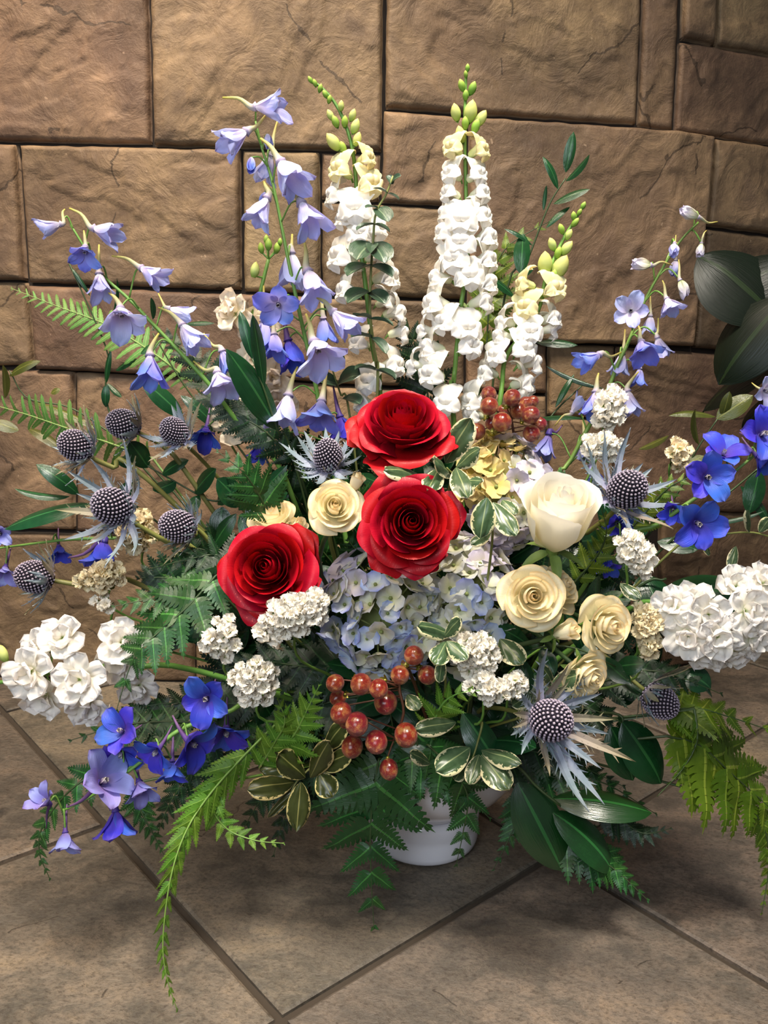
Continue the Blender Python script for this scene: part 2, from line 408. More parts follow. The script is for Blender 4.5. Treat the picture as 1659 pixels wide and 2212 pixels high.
STONES = [
 ((-230,-170),(316,-170),(327,311),(-230,300)), ((322,-170),(829,-170),(824,327),(334,315)),
 ((836,-170),(1392,-170),(1374,268),(832,234)), ((1396,-170),(1474,-170),(1453,281),(1378,272)),
 ((1479,-170),(1556,-170),(1541,97),(1472,84)), ((1560,-170),(1860,-170),(1860,150),(1545,100)),
 ((1468,90),(1860,156),(1860,340),(1458,284)), ((-230,307),(37,312),(56,606),(-230,598)),
 ((44,313),(519,322),(521,627),(64,610)), ((525,324),(690,329),(692,634),(527,630)),
 ((694,330),(822,333),(818,435),(694,430)), ((829,240),(1008,254),(1004,447),(824,438)),
 ((1012,255),(1538,296),(1494,748),(1008,736)), ((694,436),(1003,453),(1002,646),(696,638)),
 ((1542,300),(1860,345),(1860,530),(1527,488)), ((1525,494),(1860,537),(1860,782),(1497,752)),
 ((-230,605),(57,611),(74,791),(-230,786)), ((64,616),(700,642),(700,826),(79,798)),
 ((704,644),(1003,652),(1003,838),(704,828)), ((1007,741),(1180,745),(1180,850),(1007,842)), ((1184,744),(1328,748),(1322,905),(1184,898)),
 ((1332,749),(1860,786),(1860,1120),(1326,1090)), ((-230,793),(160,803),(160,1145),(-230,1138)),
 ((164,804),(700,830),(700,1165),(166,1148)), ((704,834),(1180,855),(1180,1185),(704,1168)), ((1184,902),(1322,910),(1330,1190),(1184,1187)),
 ((-230,1145),(420,1160),(420,1474),(-230,1458)), ((424,1160),(960,1176),(960,1500),(424,1476)),
 ((964,1178),(1420,1196),(1420,1500),(964,1500)), ((1424,1098),(1860,1124),(1860,1500),(1424,1480)),
]
for ya, yb in ((-170, 298), (305, 600), (605, 786), (793, 1138), (1145, 1456)):      # the wall goes on past the frame on both sides
    STONES.append(((-760, ya - 8), (-236, ya), (-236, yb), (-760, yb - 8)))
for ya, yb in ((-170, 335), (345, 530), (540, 780), (790, 1118), (1126, 1500)):
    STONES.append(((1866, ya), (2330, ya + 25), (2330, yb + 25), (1866, yb)))
for xa, xb in ((-760, -240), (-235, 180), (186, 640), (646, 1180), (1186, 1480), (1486, 2200)):
    STONES.append(((xa, -470), (xb, -470), (xb, -176), (xa, -176)))
def make_stone(i, poly):
    pts = [PW(*q) for q in poly]
    if len(pts) == 5: pts = [pts[0], pts[2], pts[3], pts[4]]
    pts = [Vector((p.x, p.y, max(p.z, .0))) for p in pts]
    a, b, c, d = pts
    cen = (a + b + c + d) / 4
    wid = (b - a).length; hei = (d - a).length
    nu = max(6, min(84, int(hei / .0042))); nv = max(6, min(110, int(wid / .0042)))
    off = Vector((i*3.7, i*1.9, i*5.3)); ang = .5 + .9*math.sin(i*2.3)
    ca, sa = math.cos(ang), math.sin(ang)
    proud = .004 + .010*((i*37) % 10)/10
    if i == 12: proud = .026
    mb = MB()
    def edge(u, n_, size):
        k_ = round(u*n_)
        if k_ == 0 or k_ == n_: return u
        return .0013/size + (k_-1)/(n_-2)*(1 - .0026/size)
    def fn(u, v):
        u = edge(u, nu, hei); v = edge(v, nv, wid)
        p = a.lerp(b, v).lerp(d.lerp(c, v), u)
        p = p.copy(); p.y = wall_y(p.x); x, z = p.x, p.z
        q = Vector((x*ca + z*sa, (z*ca - x*sa)*2.1, 0))
        h = noise.fractal(q*3.2 + off, 1.0, 2.0, 5)
        h2 = h*2.3; k = math.floor(h2); fr = h2 - k
        st = k + min(1.0, fr/.07)*.55 + fr*.45     # cleft ledges
        e = min(min(u, 1-u)*hei, min(v, 1-v)*wid)
        ed = min(1, e/.0030); rnd = (1 - (1-ed)**2)
        dep = proud + st*.0042*min(1, .3 + e/.03) + noise.fractal(Vector((x, z, i))*26, 1, 2, 3)*.0012
        jag = noise.noise(Vector((x*38, z*38, i*7.0)))*.0018
        p.x += jag*(1 if 0 < v < 1 else .6); p.z += noise.noise(Vector((z*38, x*38, i*3.1)))*.0016
        p.y = p.y + .014 - (dep + .014)*rnd
        return p - cen, (u, v, 0)
    mb.grid(fn, nu, nv)
    base = len(mb.v); ring = []                              # skirt back into the mortar so the stone has thickness
    nn = nv + 1
    idx = [j for j in range(nn)] + [r*nn + nv for r in range(1, nu+1)] + [nu*nn + j for j in range(nv-1, -1, -1)] + [r*nn for r in range(nu-1, 0, -1)]
    for k in idx:
        x, y, z = mb.v[k]; ring.append(mb.add((x*.995, y + .03, z*.995)))
    for k in range(len(idx)):
        k2 = (k+1) % len(idx); mb.f.append((idx[k], idx[k2], ring[k2], ring[k]))
    inst('stone', mb.mesh('stone', M['stone']), wall, Matrix.Translation(cen))
for i, q in enumerate(STONES): make_stone(i, q)

fb = MB(); fb.grid(lambda u, v: (Vector((lerp(-1.9, 2.1, v), lerp(-.4, 2.2, u), -.006)), (0, 0, 0)), 1, 1)
floor = inst('floor', fb.mesh('floor', M['grout'], False), None); floor['kind'] = 'structure'
E1 = Vector((math.cos(math.radians(40.2)), math.sin(math.radians(40.2)), 0)); E2 = Vector((math.cos(math.radians(131.6)), math.sin(math.radians(131.6)), 0))
T0 = Vector((-.092, .711, 0)); TS = .436
def tile_mesh():
    mb = MB(); g = .0048; h = .006
    c = [(g, g), (TS-g, g), (TS-g, TS-g), (g, TS-g)]; k = .0035
    c2 = [(g+k, g+k), (TS-g-k, g+k), (TS-g-k, TS-g-k), (g+k, TS-g-k)]
    for a, b in c: mb.add(E1*a + E2*b + Vector((0, 0, -h)))
    for a, b in c: mb.add(E1*a + E2*b + Vector((0, 0, -.0022)))
    for a, b in c2: mb.add(E1*a + E2*b)
    for r in (0, 4):
        for i in range(4): mb.f.append((r+i, r+(i+1) % 4, r+4+(i+1) % 4, r+4+i))
    mb.f.append((8, 9, 10, 11)); return mb.mesh('tile', M['tile'], False)
tm = tile_mesh()
for a in range(-4, 5):
    for b in range(-4, 6):
        o = T0 + E1*(a*TS) + E2*(b*TS); cc = o + (E1+E2)*TS*.5
        if -1.5 < cc.x < 1.6 and .1 < cc.y < (1.75 if cc.x < .5 else 2.0):
            inst('tile', tm, floor, Matrix.Translation(o))

# ================================================================ vase
VC = Vector((.066, 1.030, 0))
def lathe(mb, prof, n=48):
    mb.grid(lambda u, v: (Vector((prof[round(u*(len(prof)-1))][0]*math.cos(2*PI*v), prof[round(u*(len(prof)-1))][0]*math.sin(2*PI*v), prof[round(u*(len(prof)-1))][1])), (u, v, 0)), len(prof)-1, n, True)
    return mb
vase = thing('ceramic_vase', 'glossy white ceramic footed vase standing on the tiles under the flowers', 'vase', VC)
inst('foot', lathe(MB(), [(0, .001), (.066, .001), (.072, .002), (.0755, .006), (.0765, .012), (.0765, .030), (.0755, .034), (.0765, .038), (.0765, .050), (.0745, .056), (.071, .060), (.0, .060)]).mesh('foot', M['vase']), vase)
inst('bowl', lathe(MB(), [(0, .058), (.068, .058), (.0725, .064), (.082, .073), (.098, .084), (.113, .098), (.123, .114), (.129, .132), (.131, .152), (.1325, .157), (.130, .160), (.126, .156), (.121, .130), (.10, .098), (.0, .078)]).mesh('bowl', M['vase']), vase)
foam = inst('floral_foam', MB().grid(lambda u, v: (Vector(((.0 if u < .01 else .11 if u < .6 else .095 if u < .9 else 0)*math.cos(2*PI*v), (.0 if u < .01 else .11 if u < .6 else .095 if u < .9 else 0)*math.sin(2*PI*v), [.112, .118, .16, .20, .205][round(u*4)] + .004*noise.noise(Vector((u*9, v*9, 1))))), (u, v, 0)), 4, 20, True).mesh('floral_foam', M['foam']), vase)
ROOT = VC + Vector((0, 0, .19))
_rk = [0]
def root_pt(toward):
    _rk[0] += 1; a = _rk[0]*2.4
    d = (toward - ROOT); d.z = 0
    if d.length > 1e-4: d.normalize()
    return ROOT + d*.06 + Vector((math.cos(a)*.03, math.sin(a)*.03, -.03))
def stem_tube(t, pts, r0, r1, mat, n=6, seg=14, name='stem'):
    q = catmull(pts, seg)
    return part_world(t, name, MB().tube(q, [lerp(r0, r1, i/seg) for i in range(seg+1)], n), mat)

# ================================================================ template shapes
def petal(L=1, W=.6, tilt=.2, curl=.3, cup=.25, a=.55, b=.5, ruf=0, seed=0, nu=7, nv=6, pw=1.3, mb=None, r0=0, phi=0, notch=0, base=.12, zb=0):
    mb = mb or MB()
    N = 40; cl = [(r0, zb)]
    y, z = r0, zb
    for i in range(N):
        th = tilt + curl*((i+.5)/N)**pw
        y += math.sin(th)*L/N; z += math.cos(th)*L/N; cl.append((y, z))
    mx = max((max(base, 0) + (i/50)**a)*(1 - i/50)**b for i in range(51))
    cp, sp = math.cos(phi), math.sin(phi)
    def fn(u, v):
        s = v*2 - 1
        uu = u*(1 - notch*math.exp(-(s/.28)**2)*u**3)
        wd = W*.5*(base + uu**a)*max(0, 1-uu)**b/mx if uu < 1 else 0
        k = uu*N; i = min(int(k), N-1); f = k-i
        cy = lerp(cl[i][0], cl[i+1][0], f); cz = lerp(cl[i][1], cl[i+1][1], f)
        th = tilt + curl*uu**pw
        h = cup*s*s*wd
        if ruf: h += ruf*u*noise.noise(Vector((s*2.6 + seed*7, u*2.2, seed)))*L
        x = s*wd; yy = cy - math.cos(th)*h; zz = cz + math.sin(th)*h
        return Vector((x*cp - yy*sp, x*sp + yy*cp, zz)), (u, abs(s), s*.5 + .5 + seed)
    mb.grid(fn, nu, nv)
    return mb
def leafmesh(W, mat, name='leaf', curl=.35, cup=-.25, a=.75, b=.75, ruf=0, seed=0, nu=10, nv=4, fold=0):
    return petal(1, W, PI/2*0 + 0, curl, cup, a, b, ruf, seed, nu, nv, base=.03).mesh(name, mat)
# ---- leatherleaf fern pinna
def pinna_mesh(mat, n=9, w=.23, seed=0):
    mb = MB(); rnd = random.Random(seed)
    def bend(x, z): return Vector((x, -.16*z*z - .12*abs(x) + .02*math.sin(z*9+seed), z))
    for s in (-1, 1):
        for i in range(n):
            z0 = i/n*.94; z1 = (i+.92)/n*.94
            k = (1 - (i/n)**1.3)*(.75 + .25*math.sin(min(1, (i+1)/2.2)*PI/2))
            ww = w*k*(1 + rnd.uniform(-.1, .1)) + .015
            fw = .07*k + .02
            ids = [mb.add(bend(0, z0), (i/n, 0, 0)), mb.add(bend(s*ww*.45, z0 - .008 + fw*.25), (i/n, .4, .3)), mb.add(bend(s*ww*.78, z0 + .01 + fw*.55), (i/n, .8, .6)),
                   mb.add(bend(s*ww, lerp(z0, z1, .55) + fw), (i/n, 1, 1)), mb.add(bend(s*ww*.80, z1 - .005 + fw*.75), (i/n, .8, .6)), mb.add(bend(s*ww*.62, z1 - .022 + fw*.6), (i/n, .6, .5)), mb.add(bend(s*ww*.40, z1 + fw*.30), (i/n, .4, .3)), mb.add(bend(0, z1), (i/n, 0, 0))]
            if s < 0: ids = ids[::-1]
            mb.f.append(tuple(ids))
    e = [mb.add(bend(-.018, .9), (1, .5, 0)), mb.add(bend(0, 1.03), (1, 0, 0)), mb.add(bend(.018, .9), (1, .5, 0)), mb.add(bend(0, .82), (1, 0, 0))]
    mb.f.append(tuple(reversed(e)))
    mb.tube([bend(0, 0), bend(0, .4), bend(0, .9)], [.012, .009, .003], 4, False)
    return mb.mesh('pinna', mat, False)
PIN = {k: [pinna_mesh(M[k], 10, .20 + .05*j, j) for j in range(2)] for k in ('fern', 'fern_dark', 'fern_bright', 'fern_olive')}
def sword_pinna():
    mb = MB(); n = 11; L = []; R = []; C = []
    for i in range(n+1):
        z = i/n; wd = (.13 if i < n else .0)*(1 - .55*z**2) * (.8 + .2*(i % 2)) + (.05 if i == 0 else 0)
        y = -.25*z*z
        L.append(mb.add((-wd - (.05 if i == 0 else 0), y - .02, z), (z, 1, 0))); C.append(mb.add((0, y, z), (z, 0, .5))); R.append(mb.add((wd, y - .02, z), (z, 1, 1)))
    for i in range(n):
        mb.f.append((L[i], C[i], C[i+1], L[i+1])); mb.f.append((C[i], R[i], R[i+1], C[i+1]))
    return mb.mesh('pinna', M['sword'])
SW = sword_pinna()
LEAF = {k: [leafmesh(.34, M[k], curl=.4, seed=1), leafmesh(.26, M[k], curl=.7, seed=2), leafmesh(.30, M[k], curl=-.3, seed=3, cup=-.35)] for k in ('ruscus', 'ruscus_olive')}
GLOSSY = [leafmesh(.46, M['glossy'], curl=.5, cup=-.3, nu=14, nv=8, seed=1), leafmesh(.42, M['glossy'], curl=.9, cup=-.2, nu=14, nv=8, seed=2)]
BIGL = [leafmesh(.5, M['ruscus'], curl=.5, cup=-.25, nu=14, nv=6, ruf=.03, seed=4)]
PLANTL = leafmesh(.5, M['plant_dark'], curl=.5, cup=-.25, nu=14, nv=6, ruf=.05, seed=4)
PITTO = {k: [leafmesh(.62, M[k], curl=.35, cup=-.35, a=.8, b=.6, ruf=.17, seed=j+1, nu=12, nv=10) for j in range(3)] for k in ('pitto', 'pitto_olive')}
EUC = [petal(1, .95, .0, .5, .3, .6, .45, .06, j, 8, 8, base=.1).mesh('leaf', M['euc']) for j in range(2)]
# ---- delphinium sepals
def sepal_set(mat, tilt, curl, W, L=1.0):
    return [petal(L*(1, .94, 1.06)[j], W, tilt + (0, .14, -.10)[j], curl + (0, -.2, .3)[j], .38, .75, .5, .16, j, 8, 6, base=.14, r0=.06).mesh('sepal', M[mat]) for j in range(3)]
SEP = {}
for mt in ('delph_pale', 'delph_mid', 'delph_blue', 'delph_violet', 'delph_bud'):
    SEP[mt, 'bud'] = sepal_set(mt, .42, -.75, .56)
    SEP[mt, 'bell'] = sepal_set(mt, .30, .25, .46)
    SEP[mt, 'half'] = sepal_set(mt, .45, .5, .58)
    SEP[mt, 'open'] = sepal_set(mt, .85, .62, .74)
def bee_mesh():
    mb = MB()
    for k in range(4):
        petal(.34, .2, .25, -.2, .5, .6, .4, .05, k, 4, 4, mb=mb, r0=.02, phi=k*PI/2 + .4)
    mb.ball((0, 0, .08), .06, .06, .14, 5, 6, (0, 0, 0))
    return mb.mesh('bee', M['bee'])
BEE = bee_mesh()
# ---- snapdragon floret: Z outward from the stem, Y up along it
def snap_meshes(mat, sd=0):
    up = MB()
    for s in (-1, 1):
        def fn(u, v, s=s):
            q = v*2 - 1; wd = .34*(math.sin(min(1, (u*.86+.14))*PI)**.45 + .06)
            x = s*.19*min(1, .35 + u*1.5) + q*wd
            y = .10 + .66*u - .05*q*q + .06*noise.noise(Vector((q*2+s*4+sd, u*2, 3)))
            z = .52 + .20*math.sin(u*2.2) - .40*u*u*u - .12*q*q*u + .13*noise.noise(Vector((q*2.6+sd, u*2.4, s*5.0)))*u
            return Vector((x, y, z)), (u*.75+.25, abs(q), v)
        up.grid(fn, 8, 8)
    lo = MB()
    lo.ball((-.10, -.02, .62), .19, .19, .20, 7, 10, (.85, .2, .5)); lo.ball((.10, -.02, .62), .19, .19, .20, 7, 10, (.85, .2, .5))
    for k, an in enumerate((-1.1, 0, 1.1)):
        def fn(u, v, an=an, k=k):
            q = v*2 - 1; wd = .26*(math.sin(min(1, u*.84+.16)*PI)**.45+.05)
            r = .12 + u*.38; lx = q*wd
            x = math.sin(an)*r + math.cos(an)*lx; y = -.10 - math.cos(an)*r*.92 + math.sin(an)*lx
            z = .64 + .12*math.sin(u*3) - .26*u*u + .13*noise.noise(Vector((q*2.4+k*5+sd, u*2.4, 7)))*u
            return Vector((x, y, z)), (u*.6+.4, abs(q), v)
        lo.grid(fn, 7, 7)
    tb = MB()
    tb.tube([Vector((0, -.03, 0)), Vector((0, -.02, .12)), Vector((0, -.01, .3)), Vector((0, 0, .5)), Vector((0, .0, .6))], [.11, .16, .17, .22, .25], 10, False, .0, .45)
    cx = MB()
    for k in range(5):
        petal(.26, .17, .55, -.45, .4, .6, .6, 0, k, 4, 3, mb=cx, r0=.05, phi=k*2*PI/5)
    cx.tube([Vector((0, -.14, -.16)), Vector((0, -.06, -.06)), Vector((0, -.02, .02))], [.03, .04, .07], 6)
    return tb.mesh('floret', M[mat]), up.mesh('upper_lip', M[mat]), lo.mesh('lower_lip', M[mat]), cx.mesh('calyx', M['stem'])
SNAP = {k: [snap_meshes(k, j*3.7) for j in range(3)] for k in ('snap_white', 'snap_yellow')}
def bud_mesh(mat):
    mb = MB(); mb.grid(lambda u, v: (Vector((.5*math.cos(2*PI*v)*(math.sin(PI*min(1, u*.9+.1))**.7)*.62, .5*math.sin(2*PI*v)*(math.sin(PI*min(1, u*.9+.1))**.7)*.55 + .12*u*u, u - .1)), (u, v, v)), 7, 8, True)
    return mb.mesh('bud', M[mat])
BUD = {k: bud_mesh(k) for k in ('snap_bud', 'snap_green')}
BRACT = petal(.7, .34, .5, -.5, .4, .6, .7, 0, 1, 4, 3).mesh('bract', M['stem'])
# ---- stock, hydrangea, statice
def stock_set(mat):
    return ([petal(1.05, .98, 1.0 + .12*(j % 2), .5, .1, .5, .22, .46, j, 9, 9, base=.1, r0=.08).mesh('petal', M[mat]) for j in range(4)],
            [petal(.74, .86, .12 + .2*j, .7, .25, .5, .22, .55, j+5, 8, 8, base=.1, r0=.04).mesh('petal', M[mat]) for j in range(3)])
STOCK = {k: stock_set(k) for k in ('stock_white', 'stock_cream')}
SCAL = MB().tube([Vector((0, 0, -.7)), Vector((0, 0, -.5)), Vector((0, 0, -.2)), Vector((0, 0, -.05))], [.08, .16, .18, .10], 8).mesh('floret', M['green_bud'])
HYD = {k: [petal(1, 1.06, .95, .45, .22, .5, .30, .16, j, 6, 6, base=.12, r0=.04).mesh('petal', M[k]) for j in range(3)] for k in ('hyd_blue', 'hyd_cream', 'hyd_yellow', 'hyd_lav')}
HCORE = MB().ball((0, 0, .12), .13, .13, .13, 5, 6).tube([Vector((0, 0, -1.0)), Vector((0, 0, .05))], .05, 5).mesh('floret', M['hyd_core'])
def statice_mesh(mat, seed):
    mb = MB()
    for k in range(5):
        petal(1.15, 1.0, .7, .55, .15, .5, .2, .75, seed*5+k, 5, 5, mb=mb, r0=.06, phi=k*2*PI/5 + seed, notch=.18, zb=-.2)
    petal(.6, .8, .3, .3, .3, .5, .25, .4, seed+9, 3, 3, mb=mb, phi=seed); petal(.6, .8, .3, .3, .3, .5, .25, .4, seed+12, 3, 3, mb=mb, phi=seed+2.5)
    return mb.mesh('floret', M[mat])
STAT = {k: [statice_mesh(k, j) for j in range(4)] for k in ('statice', 'statice_cream')}
# ---- sea holly
def holly_cone(seed):
    mb = MB(); rx, rz = .80, 1.0
    mb.ball((0, 0, .0), rx*.93, rx*.93, rz*.93, 10, 14, (0, 0, 0))
    n = 290
    for i in range(n):
        t = (i+.5)/n; z = 1 - 1.85*t; r = math.sqrt(max(0, 1-z*z)); a = i*2.39996
        d = Vector((r*math.cos(a), r*math.sin(a), z)); p = Vector((d.x*rx, d.y*rx, d.z*rz))*.92
        x = d.orthogonal().normalized(); y = d.cross(x); sz = .062
        b = [mb.add(p + (x*math.cos(k*2*PI/5) + y*math.sin(k*2*PI/5))*sz*.75, (.25, 0, 0)) for k in range(5)]
        m_ = [mb.add(p + d*.07 + (x*math.cos(k*2*PI/5+.3) + y*math.sin(k*2*PI/5+.3))*sz, (.8, 0, 0)) for k in range(5)]
        tp = mb.add(p + d*.10, (1, 0, 0))
        for k in range(5):
            mb.f.append((b[k], b[(k+1) % 5], m_[(k+1) % 5], m_[k])); mb.f.append((m_[k], m_[(k+1) % 5], tp))
    return mb.mesh('cone', M['holly_cone'])
HCONE = [holly_cone(0)]
def holly_bract(mat, seed, n=6):
    mb = MB(); rnd = random.Random(seed); C = []; Lf = []; Rt = []
    m_ = 10
    def ctr(z): return Vector((0, .18*z*z + .04*math.sin(z*5+seed), z))
    for i in range(m_+1):
        z = i/m_; w_ = .055*math.sin(PI*min(1, z*.8+.2))**.8*(1 if i < m_ else 0)+.012*(1-z)
        C.append(mb.add(ctr(z), (z, 0, .5))); Lf.append(mb.add(ctr(z)+Vector((-w_, .02, 0)), (z, 1, 0))); Rt.append(mb.add(ctr(z)+Vector((w_, .02, 0)), (z, 1, 1)))
    for i in range(m_):
        mb.f.append((Lf[i], C[i], C[i+1], Lf[i+1])); mb.f.append((C[i], Rt[i], Rt[i+1], C[i+1]))
    for s in (-1, 1):
        for k in range(n):
            z = .18 + .66*k/n + rnd.uniform(-.03, .03); l = .17*(1-.5*k/n)*rnd.uniform(.6, 1.15)
            p = ctr(z)
            a_ = mb.add(p+Vector((s*.03, .01, -.022)), (z, .8, 0)); b_ = mb.add(p+Vector((s*.03, .01, .022)), (z, .8, 0)); c_ = mb.add(p+Vector((s*(.03+l*.75), .02+rnd.uniform(-.04, .06), l*.8)), (1, 1, 0))
            mb.f.append((a_, b_, c_) if s < 0 else (b_, a_, c_))
    return mb.mesh('bract', M[mat], False)
HBR = [holly_bract('holly_bract', 1), holly_bract('holly_bract', 2, 5), holly_bract('holly_bract', 3, 7), holly_bract('holly_bract_olive', 4)]

# ================================================================ builders
def stem_to(t, head, dirn, r0=.0026, r1=.002, mat='stem', pull=.10):
    """a stem from behind a bloom back down into the foam"""
    b = root_pt(head)
    mid = head - dirn*pull
    stem_tube(t, [b, b.lerp(mid, .5) + Vector((0, 0, .02)), mid, head], r0, r1, M[mat])
def new(name, label, cat, head, group=None):
    return thing(name, label, cat, ROOT + Vector((0, 0, -.05)), group)

def rose_meshes(kind, mat, seed):
    rnd = random.Random(seed); out = []
    spec = []
    if kind == 'full':
        for i in range(9): spec.append((.07+.030*i, .40-.004*i, 1.75-.06*i, -.42+.035*i, .00, 0))
        for i in range(16):
            f = i/15; r = .32 + .46*f; spec.append((r, .385 - .28*f**1.4, 1.12-.24*f, .02+.10*f, .25*f, .06*f))
        for i in range(5): spec.append((.84+.03*i, -.02-.05*i, .86, .19, .5, .35))
        for i in range(3): spec.append((1.02+.03*i, -.14-.04*i, .74, .16, .6, .7))
        spec.append((1.16, -.30, .62, .12, .6, 1.25))
    elif kind == 'small':
        for i in range(7): spec.append((.08+.04*i, .44-.006*i, 1.7-.08*i, -.35+.03*i, 0, 0))
        for i in range(9):
            f = i/8; spec.append((.36+.38*f, .40-.22*f, 1.15-.2*f, .04+.09*f, .2*f, 0))
        for i in range(5): spec.append((.82+.04*i, .08-.07*i, .9, .15, .5, .3))
    elif kind == 'bud':
        for i in range(4): spec.append((.05+.05*i, .75-.02*i, 1.8, -.02, 0, 0))
        for i in range(4): spec.append((.26+.07*i, .72-.06*i, 1.3, .03+.03*i, 0, .1))
    elif kind == 'goblet':
        for i in range(7): spec.append((.10+.04*i, .72-.01*i, 1.8-.1*i, -.35+.03*i, 0, 0))
        for i in range(6):
            f = i/5; spec.append((.36+.22*f, .72-.04*f, 1.25-.1*f, .03+.05*f, .0, .0))
        for i in range(4): spec.append((.66+.035*i, .70-.03*i, 1.12, .10+.03*i, .0, .25))
    for i, (rt, zr, ha, curl, flare, point) in enumerate(spec):
        ph = i*2.39996 + rnd.uniform(-.15, .15); sd = seed*31 + i
        if kind == 'full' and i == len(spec)-1: ph = 0.0
        zb = -.62 if kind in ('full', 'small') else -.72
        def fn(u, v, rt=rt, zr=zr, ha=ha, curl=curl, flare=flare, point=point, ph=ph, sd=sd):
            s = v*2 - 1
            hs = 1 - (.16 + .10*flare)*abs(s)**2.4 - point*.32*abs(s)**1.25
            t = u
            wp = .42 + .58*math.sin(min(1, t*1.35)*PI/2)
            wp *= 1 - point*.35*max(0, t-.5)*1.2
            e = lerp(2.6, 1.35, flare)
            r = .10 + (rt-.10)*(1-(1-t)**e)
            z = zb + (zr - zb)*(t*hs if t < 1 else hs)
            if curl < 0:
                q_ = max(0, t-.35)/.65; r *= 1 + curl*q_*q_
            c = max(0, (t*hs-.66)/.34); cr = max(0, curl)*c*c*(1+.35*s*s)
            r += cr; z -= cr*.75*c
            if flare > .3: z -= .10*flare*t*t
            r *= 1 + .055*s + .025*noise.noise(Vector((s*1.7, t*1.5, sd)))
            z += .035*min(1, rt*1.6)*noise.noise(Vector((s*3.1, t*.6, sd+.5)))*t + (.035*min(1, rt*1.6)*noise.noise(Vector((s*6, 0, sd+.9))) if t > .8 else 0)
            an = ph + s*ha*wp
            return Vector((r*math.cos(an), r*math.sin(an), z)), (t, abs(s), v)
        mb = MB(); mb.grid(fn, 12, 16)
        out.append(mb.mesh('petal', M[mat]))
    return out
ROSEM = {}
def calyx_mesh(zb, r=.2, refl=1.75):
    mb = MB(); mb.ball((0, 0, zb+.0), r*.8, r*.8, r*.9, 6, 8)
    for k in range(5): petal(.75, .26, refl, .5, .3, .5, .8, .03, k, 6, 3, mb=mb, r0=.10, phi=k*2*PI/5, zb=zb-.02)
    return mb.mesh('calyx', M['green_bud'])
CAL = calyx_mesh(-.64); CAL2 = calyx_mesh(-.74)
def rose(label, px, py, Y, axis, Rpx, mat, kind, seed=1, roll=0, name='red_rose', cat='rose', group=None, sxy=1.0, share=None, guards=()):
    key = (kind, mat, share if share is not None else seed)
    if key not in ROSEM: ROSEM[key] = rose_meshes(kind, mat, key[2])
    o = P(px, py, Y); k = K(o)*Rpx; ax = D(*axis)
    t = new(name, label, cat, o, group)
    m = frame(o, ax, CU, k, k*sxy, k*sxy) @ Matrix.Rotation(roll, 4, 'Z')
    ms = ROSEM[key]
    for me in (ms[:-1] if kind == 'full' else ms): part(t, 'petal', me, m)
    for ga in guards:       # the pointed outermost petals, each at its own angle
        part(t, 'petal', ms[-1], frame(o, ax, CU, k, k*sxy, k*sxy) @ Matrix.Rotation(math.radians(ga), 4, 'Z') @ Matrix.Scale(random.uniform(.97, 1.08), 4))
    part(t, 'calyx', CAL if kind in ('full', 'small') else CAL2, m)
    stem_to(t, o - ax*k*.66, ax, .003, .0026, 'stem_dark')
    return t

def delph(name, label, cat, path, florets, buds=(), mat='stem', r=(.0034, .0012), group=None, y_root=None):
    pts = [P(*q) for q in path]
    t = new(name, label, cat, pts[-1], group)
    b = root_pt(pts[0])
    stem_tube(t, [b] + pts, r[0], r[1], M[mat], 7, 26)
    dense = catmull(pts, 60)
    for q in florets:
        px, py, Y, dr, size, cm, shp, spur = (list(q) + [None])[:8]
        o = P(px, py, Y); k = K(o); ax = D(*dr); s = size*k*(1.2 if 'blue' in cm or 'violet' in cm else 1.1)
        m = frame(o, ax, CU + CR*.01, s) @ Matrix.Rotation(random.uniform(0, 6), 4, 'Z')
        mi = m.inverted()
        # nearest stem point a little lower
        near = min(dense, key=lambda p: (p - (o - CU*.012)).length)
        mb = MB()
        if spur:
            tip = P(spur[0], spur[1], Y + .01); 
            mid = o.lerp(tip, .5) + CU*.004*(1 if random.random() > .3 else -1)
            sp = catmull([o + ax*s*.02, o - ax*s*.15, mid, tip], 10)
        else:
            L = s*.85; d2 = (-ax + CU*.35 - CF*(-.3)).normalized()
            sp = catmull([o + ax*s*.02, o - ax*s*.15, o - ax*s*.2 + d2*L*.5, o - ax*s*.2 + d2*L + CU*L*.08], 10)
        rad = [s*lerp(.15, .025, (i/10)**.65) for i in range(11)]
        mb.tube([mi @ p for p in sp], [x/s for x in rad], 7)
        n0 = len(mb.v)
        fl = inst('floret', mb.mesh('floret', M['spur_blue' if 'blue' in cm or 'violet' in cm else 'spur_pale']), t, rel(t, m))
        ped = catmull([near, near.lerp(o, .5) + CU*.012, o - ax*s*.05], 8)
        pb = MB(); pb.tube([mi @ p for p in ped], .0011/s, 5)
        inst('pedicel', pb.mesh('pedicel', M[mat]), fl)
        ss = SEP[cm, shp]
        for j in range(5):
            inst('sepal', ss[j % 3], fl, Matrix.Rotation(j*2*PI/5, 4, 'Z') @ Matrix.Scale(random.uniform(.9, 1.08), 4))
        if shp in ('open', 'half'): inst('bee', BEE, fl, Matrix.Scale(1.0, 4))
    for px, py, Y, dr, size, cm in buds:
        o = P(px, py, Y); ax = D(*dr); s = K(o)*size
        m = frame(o, ax, CU, s)
        near = min(dense, key=lambda p: (p - (o - CU*.01)).length)
        fb_ = MB(); mi = m.inverted()
        fb_.tube([mi @ p for p in catmull([near, near.lerp(o, .5) + CU*.006, o], 6)], .0010/s, 5)
        fl = inst('bud', fb_.mesh('bud', M[mat]), t, rel(t, m))
        for j in range(5): inst('sepal', SEP[cm, 'bud'][j % 3], fl, Matrix.Rotation(j*2*PI/5, 4, 'Z'))
    return t

